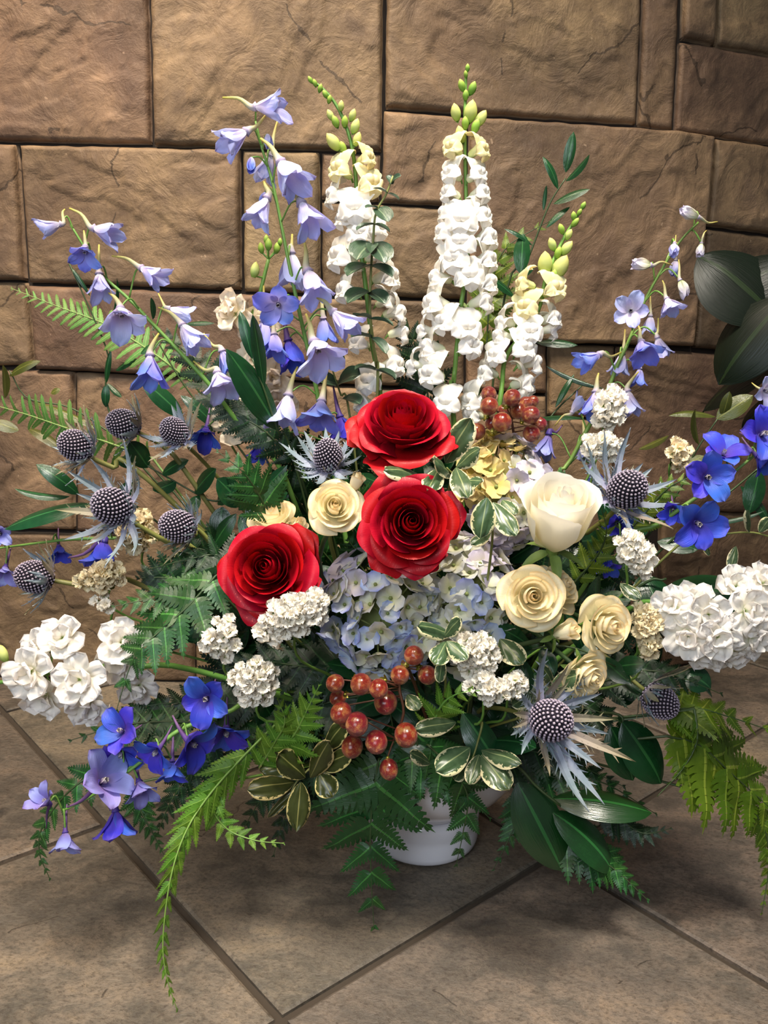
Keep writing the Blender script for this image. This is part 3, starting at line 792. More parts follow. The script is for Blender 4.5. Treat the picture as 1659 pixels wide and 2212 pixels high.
def snap(label, path, florets, buds, Yoff=0, group='white snapdragon spikes', yellow_above=0):
    pts = [P(*q) for q in path]
    t = new('snapdragon', label, 'flower', pts[-1], group)
    stem_tube(t, [root_pt(pts[0])] + pts, .0036, .0016, M['stem'], 7, 26)
    def sx(py):
        ps = sorted([(q[1], q[0], q[2]) for q in path])
        if py <= ps[0][0]: return ps[0][1], ps[0][2]
        for a, b in zip(ps, ps[1:]):
            if a[0] <= py <= b[0]:
                f = (py-a[0])/max(1e-6, b[0]-a[0]); return lerp(a[1], b[1], f), lerp(a[2], b[2], f)
        return ps[-1][1], ps[-1][2]
    for q in florets:
        px, py, size = q[:3]
        x0, Y = sx(py); du = (px - x0)/size
        dw = q[3] if len(q) > 3 else max(.15, 1.0 - .75*abs(du))
        ax = D(du*1.1, -.28, dw)
        c = P(px, py, Y - .02*dw); s = K(c)*size*1.12
        o = c - ax*s*.5
        m = frame(o, ax, CU, s)
        a, b, lo, cx = SNAP['snap_yellow' if py < yellow_above else 'snap_white'][(px + py) % 3]
        f = part(t, 'floret', a, m)
        sc_ = random.uniform(.92, 1.12)
        inst('upper_lip', b, f, Matrix.Scale(sc_, 4, (1, 0, 0))); inst('lower_lip', lo, f, Matrix.Rotation(random.uniform(-.12, .12), 4, 'Z')); inst('calyx', cx, f)
    for px, py, size, kind, dx in buds:
        x0, Y = sx(py); ax = D(dx, -.85, .35); c = P(px, py, Y - .005); s = K(c)*size
        f = part(t, 'bud', BUD[kind], frame(c - ax*s*.4, ax, -CF, s))
        inst('bract', BRACT, f, Matrix.Translation((0, 0, -.22)) @ Matrix.Rotation(2.8, 4, 'Z'))
    # small leaves on the stem
    return t

def stock(label, path, florets, cm='stock_white', group='white stock stems', buds=()):
    pts = [P(*q) for q in path]
    t = new('stock_stem', label, 'flower', pts[-1], group)
    stem_tube(t, [root_pt(pts[0])] + pts, .0038, .0022, M['stem'], 7, 20)
    dense = catmull(pts, 40)
    for px, py, Y, dr, size in florets:
        c = P(px, py, Y); ax = D(*dr); s = K(c)*size
        m = frame(c, ax, CU, s) @ Matrix.Rotation(random.uniform(0, 6), 4, 'Z')
        f = part(t, 'floret', SCAL, m)
        near = min(dense, key=lambda p: (p-c).length); mi = m.inverted()
        pb = MB().tube([mi @ p for p in catmull([near, near.lerp(c - ax*s*.6, .6), c - ax*s*.62], 6)], .0011/s, 5)
        inst('pedicel', pb.mesh('pedicel', M['stem']), f)
        for j in range(5): inst('petal', STOCK[cm][0][j % 4], f, Matrix.Rotation(j*2*PI/5 + random.uniform(-.2, .2), 4, 'Z') @ Matrix.Rotation(random.uniform(-.3, .25), 4, 'X'))
        for j in range(4): inst('petal', STOCK[cm][1][j % 3], f, Matrix.Rotation(j*PI/2 + .5 + random.uniform(-.3, .3), 4, 'Z') @ Matrix.Rotation(random.uniform(-.3, .3), 4, 'X'))
    for px, py, Y, dr, size, mt in buds:
        c = P(px, py, Y); ax = D(*dr); s = K(c)*size
        part(t, 'bud', BUD[mt], frame(c, ax, CU, s))
        near = min(dense, key=lambda p: (p-c).length)
        part_world(t, 'pedicel', MB().tube(catmull([near, near.lerp(c, .5), c], 5), .0011, 5), M['stem'])
    return t

def hydrangea(label, px, py, Y, Rpx, n, mats, fsize, axis=(0, -.2, 1), squash=(1, 1, .75), cover=-.1, group='hydrangea heads', hide=None):
    o = P(px, py, Y); k = K(o)*Rpx; ax = D(*axis)
    t = new('hydrangea', label, 'flower', o, group)
    stem_to(t, o - ax*k*.3, ax, .004, .004, 'stem', .06)
    m0 = frame(o, ax, CU, 1)
    core = part(t, 'flower_core', MB().ball((0, 0, 0), .62*squash[0], .62*squash[1], .55*squash[2], 8, 12).mesh('flower_core', M['hyd_core']), m0 @ Matrix.Scale(k, 4))
    for i in range(n):
        f = (i+.5)/n; z = 1 - (1-cover)*f; r = math.sqrt(max(0, 1-z*z)); a = i*2.39996 + random.uniform(-.15, .15)
        d = Vector((r*math.cos(a)*squash[0], r*math.sin(a)*squash[1], z*squash[2]))*random.uniform(.88, 1.04)
        p = m0 @ (d*k)
        nd = (m0.to_3x3() @ Vector((d.x, d.y, d.z + .1)) + Vector((random.uniform(-.55, .55), random.uniform(-.55, .55), random.uniform(-.55, .55)))).normalized()
        s = K(p)*fsize*1.15*random.uniform(.8, 1.12)
        fl = part(t, 'floret', HCORE, frame(p, nd, CU, s) @ Matrix.Rotation(random.uniform(0, 6), 4, 'Z'))
        mk = mats(d.x, d.y, random.random())
        for j in range(4):
            inst('petal', HYD[mk][(i+j) % 3], fl, Matrix.Rotation(j*PI/2, 4, 'Z') @ Matrix.Rotation(random.uniform(-.25, .2), 4, 'X'))
    return t

def statice(label, px, py, Y, ex, ey, n, fs=13, cm='statice', ang=0, group='statice sprigs', stempts=None):
    o = P(px, py, Y)
    t = new('statice_sprig', label, 'flower', o, group)
    low = o + CU*(-ey*.5*K(o)) + CF*.03
    stem_to(t, low, D(0, -.6, .5), .0018, .0014, 'stem', .06)
    ca, sa = math.cos(ang), math.sin(ang); rnd = random.Random(px*7+py)
    sp = MB()
    for i in range(n):
        f = (i+.5)/n; r = math.sqrt(f); a = i*2.39996
        dx, dy = r*math.cos(a)*ex, r*math.sin(a)*ey
        q = P(px + dx*ca - dy*sa + rnd.uniform(-4, 4), py + dx*sa + dy*ca + rnd.uniform(-4, 4), Y - .012*(1-f) + rnd.uniform(-.004, .004))
        s = K(q)*fs*1.12*rnd.uniform(.75, 1.3); d = D(dx/ex*.5 + rnd.uniform(-.35, .35), dy/ey*.4 - .35 + rnd.uniform(-.35, .35), .8)
        part(t, 'floret', STAT[cm][i % 4], frame(q, d, CU, s) @ Matrix.Rotation(rnd.uniform(0, 6), 4, 'Z'))
        sp.tube(catmull([low, low.lerp(q, .6) - CU*.004, q - d*s*.1], 4), [.001, .0009, .0009, .0015, .0025], 4)
    part_world(t, 'branchlet', sp, M['green_bud'])
    return t

def holly(label, px, py, Y, axis, cpx, bracts, stempts=None, group='sea holly heads', seed=0, len_=1.0, wid=1.0, olive=.3):
    o = P(px, py, Y); ax = D(*axis); k = K(o)*cpx; rnd = random.Random(seed+px)
    t = new('sea_holly', label, 'flower', o, group)
    m = frame(o, ax, CU, k)
    part(t, 'cone', HCONE[0], frame(o, ax, CU, k, k*wid, k*wid))
    base = o - ax*k*.75
    n = 15
    lst = bracts if isinstance(bracts, list) else [(i/n*2*PI + rnd.uniform(-.15, .15), bracts*rnd.uniform(.65, 1.15)) for i in range(n)]
    for an, L in lst:
        x = m.to_3x3() @ Vector((math.cos(an), math.sin(an), 0)) / k
        d = (x + ax*rnd.uniform(.1, .55)).normalized()
        s = K(o)*L*1.18
        me = HBR[3] if rnd.random() < olive else HBR[rnd.randrange(3)]
        part(t, 'bract', me, frame(base + x*k*.35, d, ax, s, s*min(1.6, 85/L + .35)))
    for i in range(22):     # short spines right under the cone
        an = i/22*2*PI + rnd.uniform(-.2, .2); x = m.to_3x3() @ Vector((math.cos(an), math.sin(an), 0)) / k
        d = (x + ax*rnd.uniform(.2, 1.2)).normalized(); s = k*rnd.uniform(.9, 1.6)
        part(t, 'bract', HBR[i % 4], frame(base + x*k*.3, d, ax, s, s*1.1))
    if stempts:
        pts = [P(*q) for q in stempts]
        stem_tube(t, [root_pt(pts[-1])] + pts[::-1] + [base], .0032, .0028, M['stem_olive'], 7, 20)
    else: stem_to(t, base, ax, .003, .0026, 'stem_olive')
    return t

def frond(label, path, n, lmax, kind='fern', nrm=(0, -.6, .8), prof='tri', ang=1.0, droop=0.0, start=.06, group='leatherleaf fern fronds', wid=1.28, name='fern_frond', root=True, sides=(-1, 1), stem='stem_dark'):
    pts = [P(*q) for q in path]
    t = new(name, label, 'fern', pts[0], group)
    N = 60; q = catmull(pts, N)
    head = [root_pt(pts[0])] if root else []
    part_world(t, 'rachis', MB().tube(head + q, [.0017]*len(head) + [lerp(.0016, .0004, i/N) for i in range(N+1)], 6), M[stem])
    nv = D(*nrm); rnd = random.Random(n*13 + int(path[0][0]))
    for i in range(n):
        f = lerp(start, .985, i/(n-1)); j = min(N-1, int(f*N)); p = q[j].lerp(q[j+1], f*N-j)
        tg = (q[min(N, j+2)] - q[max(0, j-1)]).normalized()
        nn = (nv - tg*nv.dot(tg)).normalized()
        if prof == 'tri': L = lmax*(min(1, .55 + f*4))*(1 - f)**.85 + lmax*.06
        elif prof == 'sword': L = lmax*min(1, .45 + f*3)*(1-f**3.2) + lmax*.08
        else: L = lmax*math.sin(PI*min(1, .25 + f*.75))**.8 + lmax*.06
        for s in sides:
            sd = tg.cross(nn)*s
            a2 = ang*(1 - .35*f) + rnd.uniform(-.08, .08)
            d = (tg*math.cos(a2) + sd*math.sin(a2) + nn*rnd.uniform(-.12, .16) - Vector((0, 0, 1))*droop).normalized()
            sz = K(p)*L*rnd.uniform(.9, 1.1)
            pp = p + tg*(.0015 if s > 0 else 0)
            nz = (nn + Vector((rnd.uniform(-.25, .25), rnd.uniform(-.25, .25), rnd.uniform(-.25, .25)))).normalized()
            me = SW if kind == 'sword' else PIN[kind][i % 2]
            part(t, 'pinna', me, frame(pp, d, nz, sz, sz*wid))
    return t

def leaf_at(t, me, b, tip, nrm=(0, -.5, .8), wpx=None, w0=.34, name='leaf'):
    B = P(*b); T = P(*tip); d = T - B; s = d.length
    sx = s if wpx is None else K(B)*wpx/w0
    return part(t, name, me, frame(B, d, -D(*nrm), s, sx))
def sprig(label, path, leaves, kind='ruscus', name='ruscus_sprig', cat='foliage', group=None, r=.0013, stem='stem_dark', root=True, w0=.34, meshes=None):
    pts = [P(*q) for q in path]
    t = new(name, label, cat, pts[0], group)
    stem_tube(t, ([root_pt(pts[0])] if root else []) + pts, r*1.3, r*.7, M[stem], 6, 22)
    ms = meshes or LEAF[kind]
    for i, q in enumerate(leaves):
        b, tip, wpx = q[:3]; nrm = q[3] if len(q) > 3 else (0, -.5, .8)
        leaf_at(t, ms[i % len(ms)], b, tip, nrm, wpx, w0)
    return t
def berries(label, lst, stempts, Y, gold=(), group='red berry sprays'):
    base = [P(*q) for q in stempts]
    t = new('berry_spray', label, 'berries', base[0], group)
    stem_tube(t, [root_pt(base[0])] + base, .0022, .0014, M['twig'], 6, 16)
    dense = catmull(base, 30)
    for px, py, r, dy, ax in lst:
        c = P(px, py, Y + dy); k = K(c)*r; a = D(*ax)
        m = frame(c, a, CU, k)
        b = part(t, 'berry', BERRY, m @ Matrix.Rotation(random.uniform(0, 6), 4, 'Z'))
        inst('calyx', BCAL, b)
        near = min(dense, key=lambda p: (p-c).length); e = c - a*k*1.2
        part_world(t, 'twig', MB().tube(catmull([near, near.lerp(e, .5), e], 6), .0009, 5), M['twig'])
    for px, py, r, dy in gold:
        c = P(px, py, Y+dy); k = K(c)*r
        part(t, 'empty_calyx', BCAL2, frame(c, D(random.uniform(-1, 1), random.uniform(-1, .3), .6), CU, k))
        near = min(dense, key=lambda p: (p-c).length)
        part_world(t, 'twig', MB().tube(catmull([near, near.lerp(c, .5), c], 6), .0008, 5), M['twig'])
    return t
def berry_mesh():
    mb = MB(); mb.grid(lambda u, v: (Vector((math.sin(PI*u)**.92*math.cos(2*PI*v)*.94, math.sin(PI*u)**.92*math.sin(2*PI*v)*.94, math.cos(PI*u)*1.04 + (.07 if u < .03 else 0))), (1-u, v, 0)), 12, 16, True)
    return mb.mesh('berry', M['berry'])
BERRY = berry_mesh()
def bcal(z, L):
    mb = MB()
    for k in range(5): petal(L, .55, 1.2, -.7, .3, .6, .5, .05, k, 4, 3, mb=mb, r0=.05, phi=k*2*PI/5, zb=z)
    return mb
BCAL = bcal(-1.12, .62).ball((0, 0, -1.12), .22, .22, .18, 4, 6).mesh('calyx', M['berry_gold'])
BCAL2 = bcal(-.2, 1.0).ball((0, 0, 0), .3, .3, .3, 4, 6).mesh('empty_calyx', M['berry_gold'])
# ================================================================ the arrangement
# ---- red roses
rose('deep red rose facing up, topmost of the three red roses', 870, 905, .86, (.02, -.62, .77), 101, 'rose_red', 'full', 3, 0.4, guards=(165, -18, -112, 60), group='red roses')
rose('deep red rose facing forward in the centre, above the blue hydrangea', 889, 1128, .79, (.02, -.14, 1), 99, 'rose_red', 'full', 3, 2.0, guards=(120, 12, -86, -132), group='red roses')
rose('deep red rose at left above the white statice, lowest red rose', 577, 1226, .82, (-.10, -.20, .97), 101, 'rose_red', 'full', 3, 4.1, guards=(176, -112, 38, -60), group='red roses')
rose('large half open white rose with creamy centre beside the variegated leaves', 1208, 1122, .82, (.04, -.80, .62), 118, 'rose_white', 'goblet', 4, 1.9, name='white_rose', sxy=.84)
G = 'cream spray roses'
def sr(label, px, py, Y, ax, R, kind, seed, roll): rose(label, px, py, Y, ax, R, 'rose_cream', kind, seed, roll, 'spray_rose', 'rose', G, share={'small': 5, 'bud': 6}[kind])
sr('pale cream spray rose half hidden behind the lowest red rose', 588, 1112, .90, (-.1, -.72, .6), 58, 'small', 5, .3)
sr('small cream spray rose peeking out at the right of its hidden neighbour', 642, 1140, .90, (.3, -.6, .6), 38, 'bud', 6, 1.0)
sr('pale cream open spray rose left of the central red rose', 724, 1092, .84, (.10, -.25, .95), 62, 'small', 5, 2.2)
sr('cream rosebud just under the upright sea holly by the red roses', 768, 1042, .86, (.35, -.8, .35), 34, 'bud', 6, 2.0)
sr('round golden cream spray rose facing forward, below the white rose', 1152, 1288, .79, (-.02, -.12, 1), 72, 'small', 5, 1.0)
sr('golden cream spray rose turned away behind the round forward facing one', 1212, 1268, .83, (.55, -.45, .5), 58, 'small', 5, 3.3)
sr('closed cream rosebud hanging between two open golden cream roses', 1222, 1366, .80, (.55, -.30, .6), 46, 'bud', 6, 3.0)
sr('golden cream spray rose facing right beside the cream statice', 1318, 1352, .80, (.40, .02, .85), 66, 'small', 5, 4.4)
sr('golden cream spray rose facing down right above the large sea holly', 1275, 1462, .79, (.42, .28, .7), 56, 'small', 5, 5.2)

# ---- pale blue delphiniums
PB, BL, HF, OP = 'delph_pale', 'bell', 'half', 'open'
GD = 'pale blue delphinium spires'
delph('delphinium', 'pale lilac blue delphinium spire arching to the left over the sword fern', 'flower',
 [(620, 1040, 1.0), (530, 933, .99), (459, 839, .98), (405, 778, .98), (337, 707, .98), (283, 650, .98), (216, 589, .98), (180, 530, .98), (152, 485, .98)],
 [(130, 484, .97, (-1, .4, .3), 48, PB, BL, (140, 452)), (203, 493, .97, (1, .35, .1), 62, PB, BL, (150, 450)), (184, 534, .96, (.1, 1, .6), 50, 'delph_mid', HF, (181, 498)),
  (214, 591, .97, (.15, 1, .2), 60, PB, BL), (305, 579, .97, (.9, .55, .2), 60, PB, BL, (242, 553)), (260, 667, .95, (.35, 1, .6), 70, PB, HF, (235, 633)),
  (365, 667, .99, (1, .35, -.3), 50, PB, BL, (342, 634)), (393, 702, .97, (.62, .8, .1), 66, PB, BL, (342, 664)), (324, 768, .96, (.05, 1, .3), 72, 'delph_mid', BL, (343, 720)),
  (479, 758, .98, (.5, 1, 0), 58, 'delph_mid', BL, (440, 720)), (469, 805, .96, (.4, 1, .35), 66, PB, HF, (418, 780)), (446, 925, 1.02, (0, .7, .5), 44, 'delph_blue', HF)], group=GD)
delph('delphinium', 'tall pale lilac blue delphinium spire left of the white snapdragons', 'flower',
 [(720, 1010, 1.0), (701, 935, 1.0), (676, 802, 1.0), (656, 716, 1.0), (631, 602, 1.0), (611, 503, 1.01), (589, 395, 1.01), (566, 321, 1.02), (552, 262, 1.02)],
 [(552, 231, 1.0, (1, .1, .2), 68, PB, BL, (481, 211)), (532, 284, 1.0, (-.75, .62, .3), 72, PB, BL, (577, 245)), (606, 350, .98, (.55, .85, .3), 84, PB, BL, (563, 299)),
  (584, 335, 1.03, (-.35, 1, -.2), 58, PB, BL, (600, 259)), (577, 428, 1.0, (-.4, 1, .2), 72, PB, BL, (570, 392)), (651, 440, .98, (.42, .9, .3), 82, PB, BL, (632, 400)),
  (628, 546, 1.02, (.05, 1, -.1), 76, PB, BL, (631, 506)), (665, 586, .98, (.35, 1, .3), 82, PB, BL, (657, 520)),
  (601, 655, .96, (.1, .62, 1), 50, 'delph_mid', OP), (570, 693, 1.0, (.05, 1, .1), 68, 'delph_mid', BL), (592, 722, .99, (.1, 1, .2), 56, 'delph_mid', BL), (622, 735, 1.01, (.25, 1, .1), 62, 'delph_blue', BL),
  (720, 674, .97, (.7, .72, .2), 72, PB, BL, (681, 643)), (698, 687, 1.02, (.1, 1, -.2), 56, 'delph_mid', BL), (678, 738, .96, (.42, .9, .45), 86, PB, HF, (661, 678)),
  (623, 854, .98, (-.2, 1, .25), 76, PB, BL, (643, 792)), (695, 866, .98, (-.15, 1, .4), 72, 'delph_mid', HF), (734, 900, 1.02, (.3, 1, .1), 56, 'delph_blue', HF), (565, 955, 1.02, (-.2, .9, .3), 44, 'delph_blue', BL)],
 [(543, 340, 1.0, (0, 1, .1), 34, 'delph_mid'), (577, 290, 1.01, (.2, 1, .2), 34, PB), (572, 415, 1.02, (-.2, 1, 0), 30, 'delph_mid')], group=GD)
delph('delphinium', 'slender pale lilac blue delphinium spire leaning right against the stone wall', 'flower',
 [(1190, 1070, 1.03), (1230, 1000, 1.03), (1310, 847, 1.03), (1333, 790, 1.03), (1359, 735, 1.03), (1388, 660, 1.04), (1425, 590, 1.04), (1469, 521, 1.04), (1509, 480, 1.04)],
 [(1509, 469, 1.03, (-1, -.42, 0), 38, 'delph_bud', 'bud', (1550, 479)), (1457, 527, 1.02, (-.25, 1, .5), 32, PB, 'bud', (1460, 508)), (1515, 526, 1.04, (-.2, 1, .2), 30, 'delph_bud', 'bud', (1526, 498)),
  (1405, 573, 1.03, (-1, -.02, .2), 42, 'delph_bud', 'bud', (1452, 573)), (1460, 562, 1.05, (-.1, 1, -.2), 32, PB, 'bud'), (1469, 605, 1.03, (.3, 1, .1), 38, 'delph_bud', 'bud', (1466, 561)),
  (1440, 645, 1.02, (.3, 1, .35), 44, PB, HF, (1431, 606)), (1362, 672, 1.01, (-.25, .15, 1), 40, PB, OP), (1405, 682, 1.05, (0, 1, -.2), 38, PB, BL), (1385, 738, 1.01, (.15, 1, .6), 55, 'delph_mid', HF, (1379, 704)),
  (1420, 729, 1.03, (.3, 1, 0), 44, PB, BL, (1422, 687)), (1295, 766, 1.02, (-.9, .45, .25), 56, 'delph_mid', BL, (1342, 761)), (1382, 796, 1.04, (-.1, 1, 0), 38, 'delph_mid', BL), (1345, 764, 1.04, (-.2, 1, 0), 46, PB, BL),
  (1356, 845, 1.02, (.1, 1, .15), 56, PB, BL, (1379, 803)), (1287, 847, 1.01, (-.2, 1, .2), 62, 'delph_mid', BL, (1293, 806)), (1236, 890, 1.03, (.45, -.6, .2), 40, PB, BL, (1198, 920)), (1186, 938, 1.05, (-.3, 1, 0), 50, 'delph_violet', BL, (1215, 918)),
  (1262, 950, 1.05, (0, 1, .1), 44, PB, BL), (1275, 1005, 1.05, (.2, .8, .2), 40, 'delph_mid', BL)], group=GD)

# ---- deep blue delphiniums
DB, DV = 'delph_blue', 'delph_violet'
GB = 'deep blue delphinium stems'
delph('delphinium', 'deep blue delphinium stem drooping to the lower left above the floor', 'flower',
 [(600, 1500, .88), (489, 1540, .84), (389, 1576, .82), (332, 1623, .81), (276, 1667, .80), (200, 1718, .80), (135, 1752, .80)],
 [(448, 1505, .80, (-.1, .15, 1), 52, DB, OP), (408, 1600, .79, (.75, .4, .45), 58, DB, OP), (342, 1618, .80, (-.35, .45, .7), 48, DB, OP), (268, 1580, .79, (-.35, -.35, .8), 52, DB, OP),
  (216, 1692, .78, (.62, -.4, .3), 62, DV, OP, (146, 1744)), (300, 1688, .80, (.35, .6, .5), 48, DV, HF), (250, 1752, .79, (.15, 1, .3), 58, DB, HF), (104, 1735, .79, (-.25, -.5, .5), 44, DV, HF, (100, 1790)),
  (141, 1798, .79, (.15, .8, .4), 44, DV, HF), (372, 1645, .82, (.1, .8, .4), 46, DB, HF), (489, 1572, .86, (.1, .6, .5), 54, DB, OP), (262, 1622, .81, (.1, .5, .7), 46, DB, OP)], group=GB)
delph('delphinium', 'deep blue delphinium stem reaching right above the white stock', 'flower',
 [(1300, 1210, .92), (1421, 1133, .90), (1483, 1089, .89), (1564, 1035, .89), (1615, 996, .89), (1690, 930, .90)],
 [(1524, 1030, .86, (.05, .1, 1), 54, DB, OP), (1642, 940, .86, (.2, -.15, .95), 60, DB, OP), (1561, 985, .89, (0, -.55, .6), 46, DB, OP), (1503, 1128, .86, (.1, .25, .95), 56, DB, OP), (1454, 1098, .90, (-.2, .3, .6), 38, DB, HF),
  (1292, 1199, .95, (-.2, .2, .8), 38, DB, HF), (1310, 1215, .94, (.2, .6, .6), 32, DB, HF), (1650, 843, .89, (.3, .3, .8), 36, PB, OP), (1335, 1128, .96, (-.2, .2, .7), 46, DB, HF), (1636, 985, .88, (.4, .6, .5), 44, DB, HF)], group=GB)
delph('delphinium', 'blue delphinium stem poking out at the left edge behind the sea holly', 'flower',
 [(480, 1190, 1.0), (330, 1165, 1.0), (174, 1164, .99), (90, 1172, .99), (-30, 1188, .99)],
 [(224, 1170, .95, (-.05, 1, .3), 58, DB, HF, (147, 1205)), (12, 1225, .97, (.1, .6, .6), 40, DV, HF), (-2, 1150, .98, (.4, .2, .7), 34, DV, HF), (127, 1180, 1.0, (.2, .6, .3), 34, DB, HF)], group=GB)

# ---- snapdragons
g_, b_ = 'snap_green', 'snap_bud'
snap('white snapdragon spike with curved green tip behind the eucalyptus', [(822, 900, 1.06), (806, 760, 1.06), (790, 620, 1.06), (776, 508, 1.07), (767, 367, 1.08), (756, 299, 1.08), (730, 233, 1.08), (696, 191, 1.08), (668, 172, 1.08)],
 [(736, 362, 58), (791, 338, 46), (797, 393, 62), (724, 418, 56), (767, 446, 70, 1.0), (812, 488, 58), (738, 548, 70), (744, 470, 48), (815, 545, 56), (838, 592, 64), (748, 622, 58), (775, 500, 56, .9), (858, 672, 56), (866, 716, 50), (850, 782, 58), (776, 735, 50), (798, 820, 58), (784, 864, 50), (836, 650, 46)],
 [(670, 172, 16, g_, -.6), (680, 179, 16, g_, -.3), (692, 190, 18, g_, .3), (702, 203, 18, g_, -.5), (712, 214, 18, g_, .3), (713, 248, 24, b_, -.5), (737, 228, 22, b_, .1), (762, 248, 26, b_, .4), (768, 272, 32, b_, .4), (724, 262, 26, g_, -.4), (745, 262, 24, g_, .1), (719, 306, 42, b_, -.8), (772, 300, 30, b_, .4), (740, 318, 26, g_, -.3)], yellow_above=400)
snap('tallest white snapdragon spike in the centre with upright yellow green tip', [(979, 900, 1.04), (981, 819, 1.04), (995, 666, 1.04), (1010, 560, 1.05), (1006, 397, 1.06), (1004, 286, 1.06), (1006, 175, 1.07), (1010, 140, 1.07)],
 [(979, 316, 48), (1037, 320, 50), (976, 370, 50), (1030, 372, 50), (971, 412, 48), (1038, 412, 50), (962, 456, 44), (998, 472, 68, 1), (1040, 462, 54), (961, 496, 56), (1051, 508, 60), (996, 520, 66, 1), (982, 556, 66, .9), (1051, 556, 58), (1012, 592, 64, 1), (946, 596, 56), (1052, 606, 60), (940, 650, 70), (960, 692, 56, .7), (1043, 646, 58), (1006, 704, 66, .9), (1014, 742, 60, .9), (915, 712, 46), (928, 746, 62), (893, 788, 50), (934, 802, 64, .9), (966, 866, 58, .8)],
 [(1010, 146, 16, g_, 0), (1006, 160, 15, g_, -.2), (997, 184, 26, g_, -.4), (1021, 190, 28, g_, .35), (1006, 205, 22, g_, .0), (984, 242, 36, b_, -.25), (1017, 240, 46, b_, .15), (1040, 255, 36, b_, .6), (1028, 272, 30, g_, .3), (994, 290, 36, b_, -.3), (1005, 265, 26, g_, -.1)], yellow_above=340)
snap('white snapdragon spike leaning right with pale green buds beside the red berries', [(1070, 930, 1.05), (1084, 833, 1.05), (1095, 766, 1.05), (1159, 680, 1.06), (1178, 605, 1.06), (1214, 522, 1.07), (1242, 475, 1.07), (1262, 438, 1.07)],
 [(1197, 620, 56), (1131, 610, 48), (1138, 660, 56), (1193, 684, 52), (1142, 712, 60, .9), (1131, 748, 60, .9), (1189, 710, 46), (1086, 694, 50), (1081, 722, 48), (1073, 764, 50), (1052, 800, 50), (1150, 780, 60), (1134, 822, 58), (1126, 850, 46), (1020, 860, 58, .7), (1020, 892, 50, .8)],
 [(1260, 444, 18, g_, .4), (1252, 458, 16, g_, .5), (1239, 466, 20, g_, -.2), (1243, 480, 22, g_, .7), (1212, 494, 24, g_, -.5), (1229, 506, 24, b_, .4), (1192, 527, 30, b_, -.5), (1225, 535, 34, b_, .7), (1206, 545, 26, g_, .2), (1177, 568, 52, b_, -.1), (1211, 576, 54, b_, .45), (1196, 596, 30, g_, .1)], yellow_above=670)

# ---- stock
stock('cream stock stem with green buds left of the tall delphinium', [(640, 980, 1.06), (575, 850, 1.06), (540, 720, 1.06), (560, 640, 1.06), (580, 560, 1.06)],
 [(508, 676, 1.03, (-.5, -.1, .8), 46), (560, 712, 1.05, (.1, -.2, .9), 44), (558, 770, 1.04, (-.2, .2, .9), 44), (585, 815, 1.03, (.2, .3, .9), 46), (600, 880, 1.03, (.1, .2, .9), 42), (510, 905, 1.04, (-.2, .2, .8), 52)], 'stock_cream',
 buds=[(548, 596, 1.05, (.3, -.9, .2), 34, 'snap_bud'), (566, 545, 1.06, (-.3, -1, .2), 24, 'snap_green'), (580, 538, 1.05, (0, -1, .2), 26, 'snap_green'), (596, 545, 1.06, (.4, -1, .2), 26, 'snap_green'), (575, 525, 1.06, (.1, -1, .2), 20, 'snap_green'), (604, 530, 1.06, (.2, -1, .3), 18, 'snap_green')])
stock('white stock stem pointing left out of frame beneath the sea holly', [(430, 1450, .92), (300, 1440, .89), (200, 1440, .87), (100, 1455, .86), (-30, 1480, .86)],
 [(135, 1378, .85, (.1, -.4, .9), 48), (92, 1402, .86, (-.3, -.2, .8), 46), (66, 1452, .83, (-.2, 0, 1), 54), (95, 1500, .84, (-.1, .5, .8), 50), (172, 1468, .83, (.1, -.1, 1), 54), (190, 1518, .84, (.2, .5, .8), 48), (262, 1388, .87, (0, -.3, .9), 50), (258, 1430, .88, (0, .1, .9), 44), (298, 1482, .89, (.2, .4, .8), 44)], 'stock_white',
 buds=[(12, 1425, .85, (-.3, -.8, .3), 40, 'snap_bud')])
stock('bright white stock stem reaching out of frame at right above the ferns', [(1350, 1320, .92), (1450, 1330, .89), (1550, 1335, .87), (1690, 1310, .86)],
 [(1456, 1312, .84, (-.5, -.2, .8), 44), (1500, 1298, .85, (-.1, -.6, .8), 42), (1590, 1268, .86, (0, -.5, .8), 46), (1648, 1258, .86, (.2, -.5, .8), 42), (1530, 1328, .83, (0, -.1, 1), 48), (1612, 1322, .83, (.2, -.1, 1), 50), (1485, 1370, .83, (-.4, .3, .9), 52), (1550, 1375, .82, (0, .3, 1), 48), (1626, 1374, .83, (.3, .3, .9), 48), (1524, 1412, .84, (-.2, .7, .7), 40), (1580, 1408, .84, (.2, .7, .7), 42), (1650, 1340, .84, (.4, .1, .9), 40)], 'stock_white')

# ---- hydrangeas
def mix_blue(x, y, r):
    if y > .45: return 'hyd_lav' if r < .5 else 'hyd_cream'
    return 'hyd_blue' if r < .62 else 'hyd_cream'
hydrangea('pale blue hydrangea head under the central red rose', 826, 1318, .89, 128, 74, mix_blue, 31, (-.05, -.05, 1), (.92, 1.05, .7))
hydrangea('cream and pale blue hydrangea head left of the golden cream roses', 1010, 1300, .90, 112, 62, lambda x, y, r: 'hyd_cream' if (r < .5 or x < -.2) else ('hyd_blue' if y < .2 else 'hyd_lav'), 30, (.1, -.1, 1), (.85, 1.25, .7))
hydrangea('yellowish lavender hydrangea head between the berries and the white rose', 1085, 1065, .95, 100, 64, lambda x, y, r: 'hyd_yellow' if (x < .05 + .3*(r-.5) and y > -.5) else ('hyd_lav' if r < .65 else 'hyd_cream'), 27, (.1, -.3, 1), (.85, 1.25, .8))

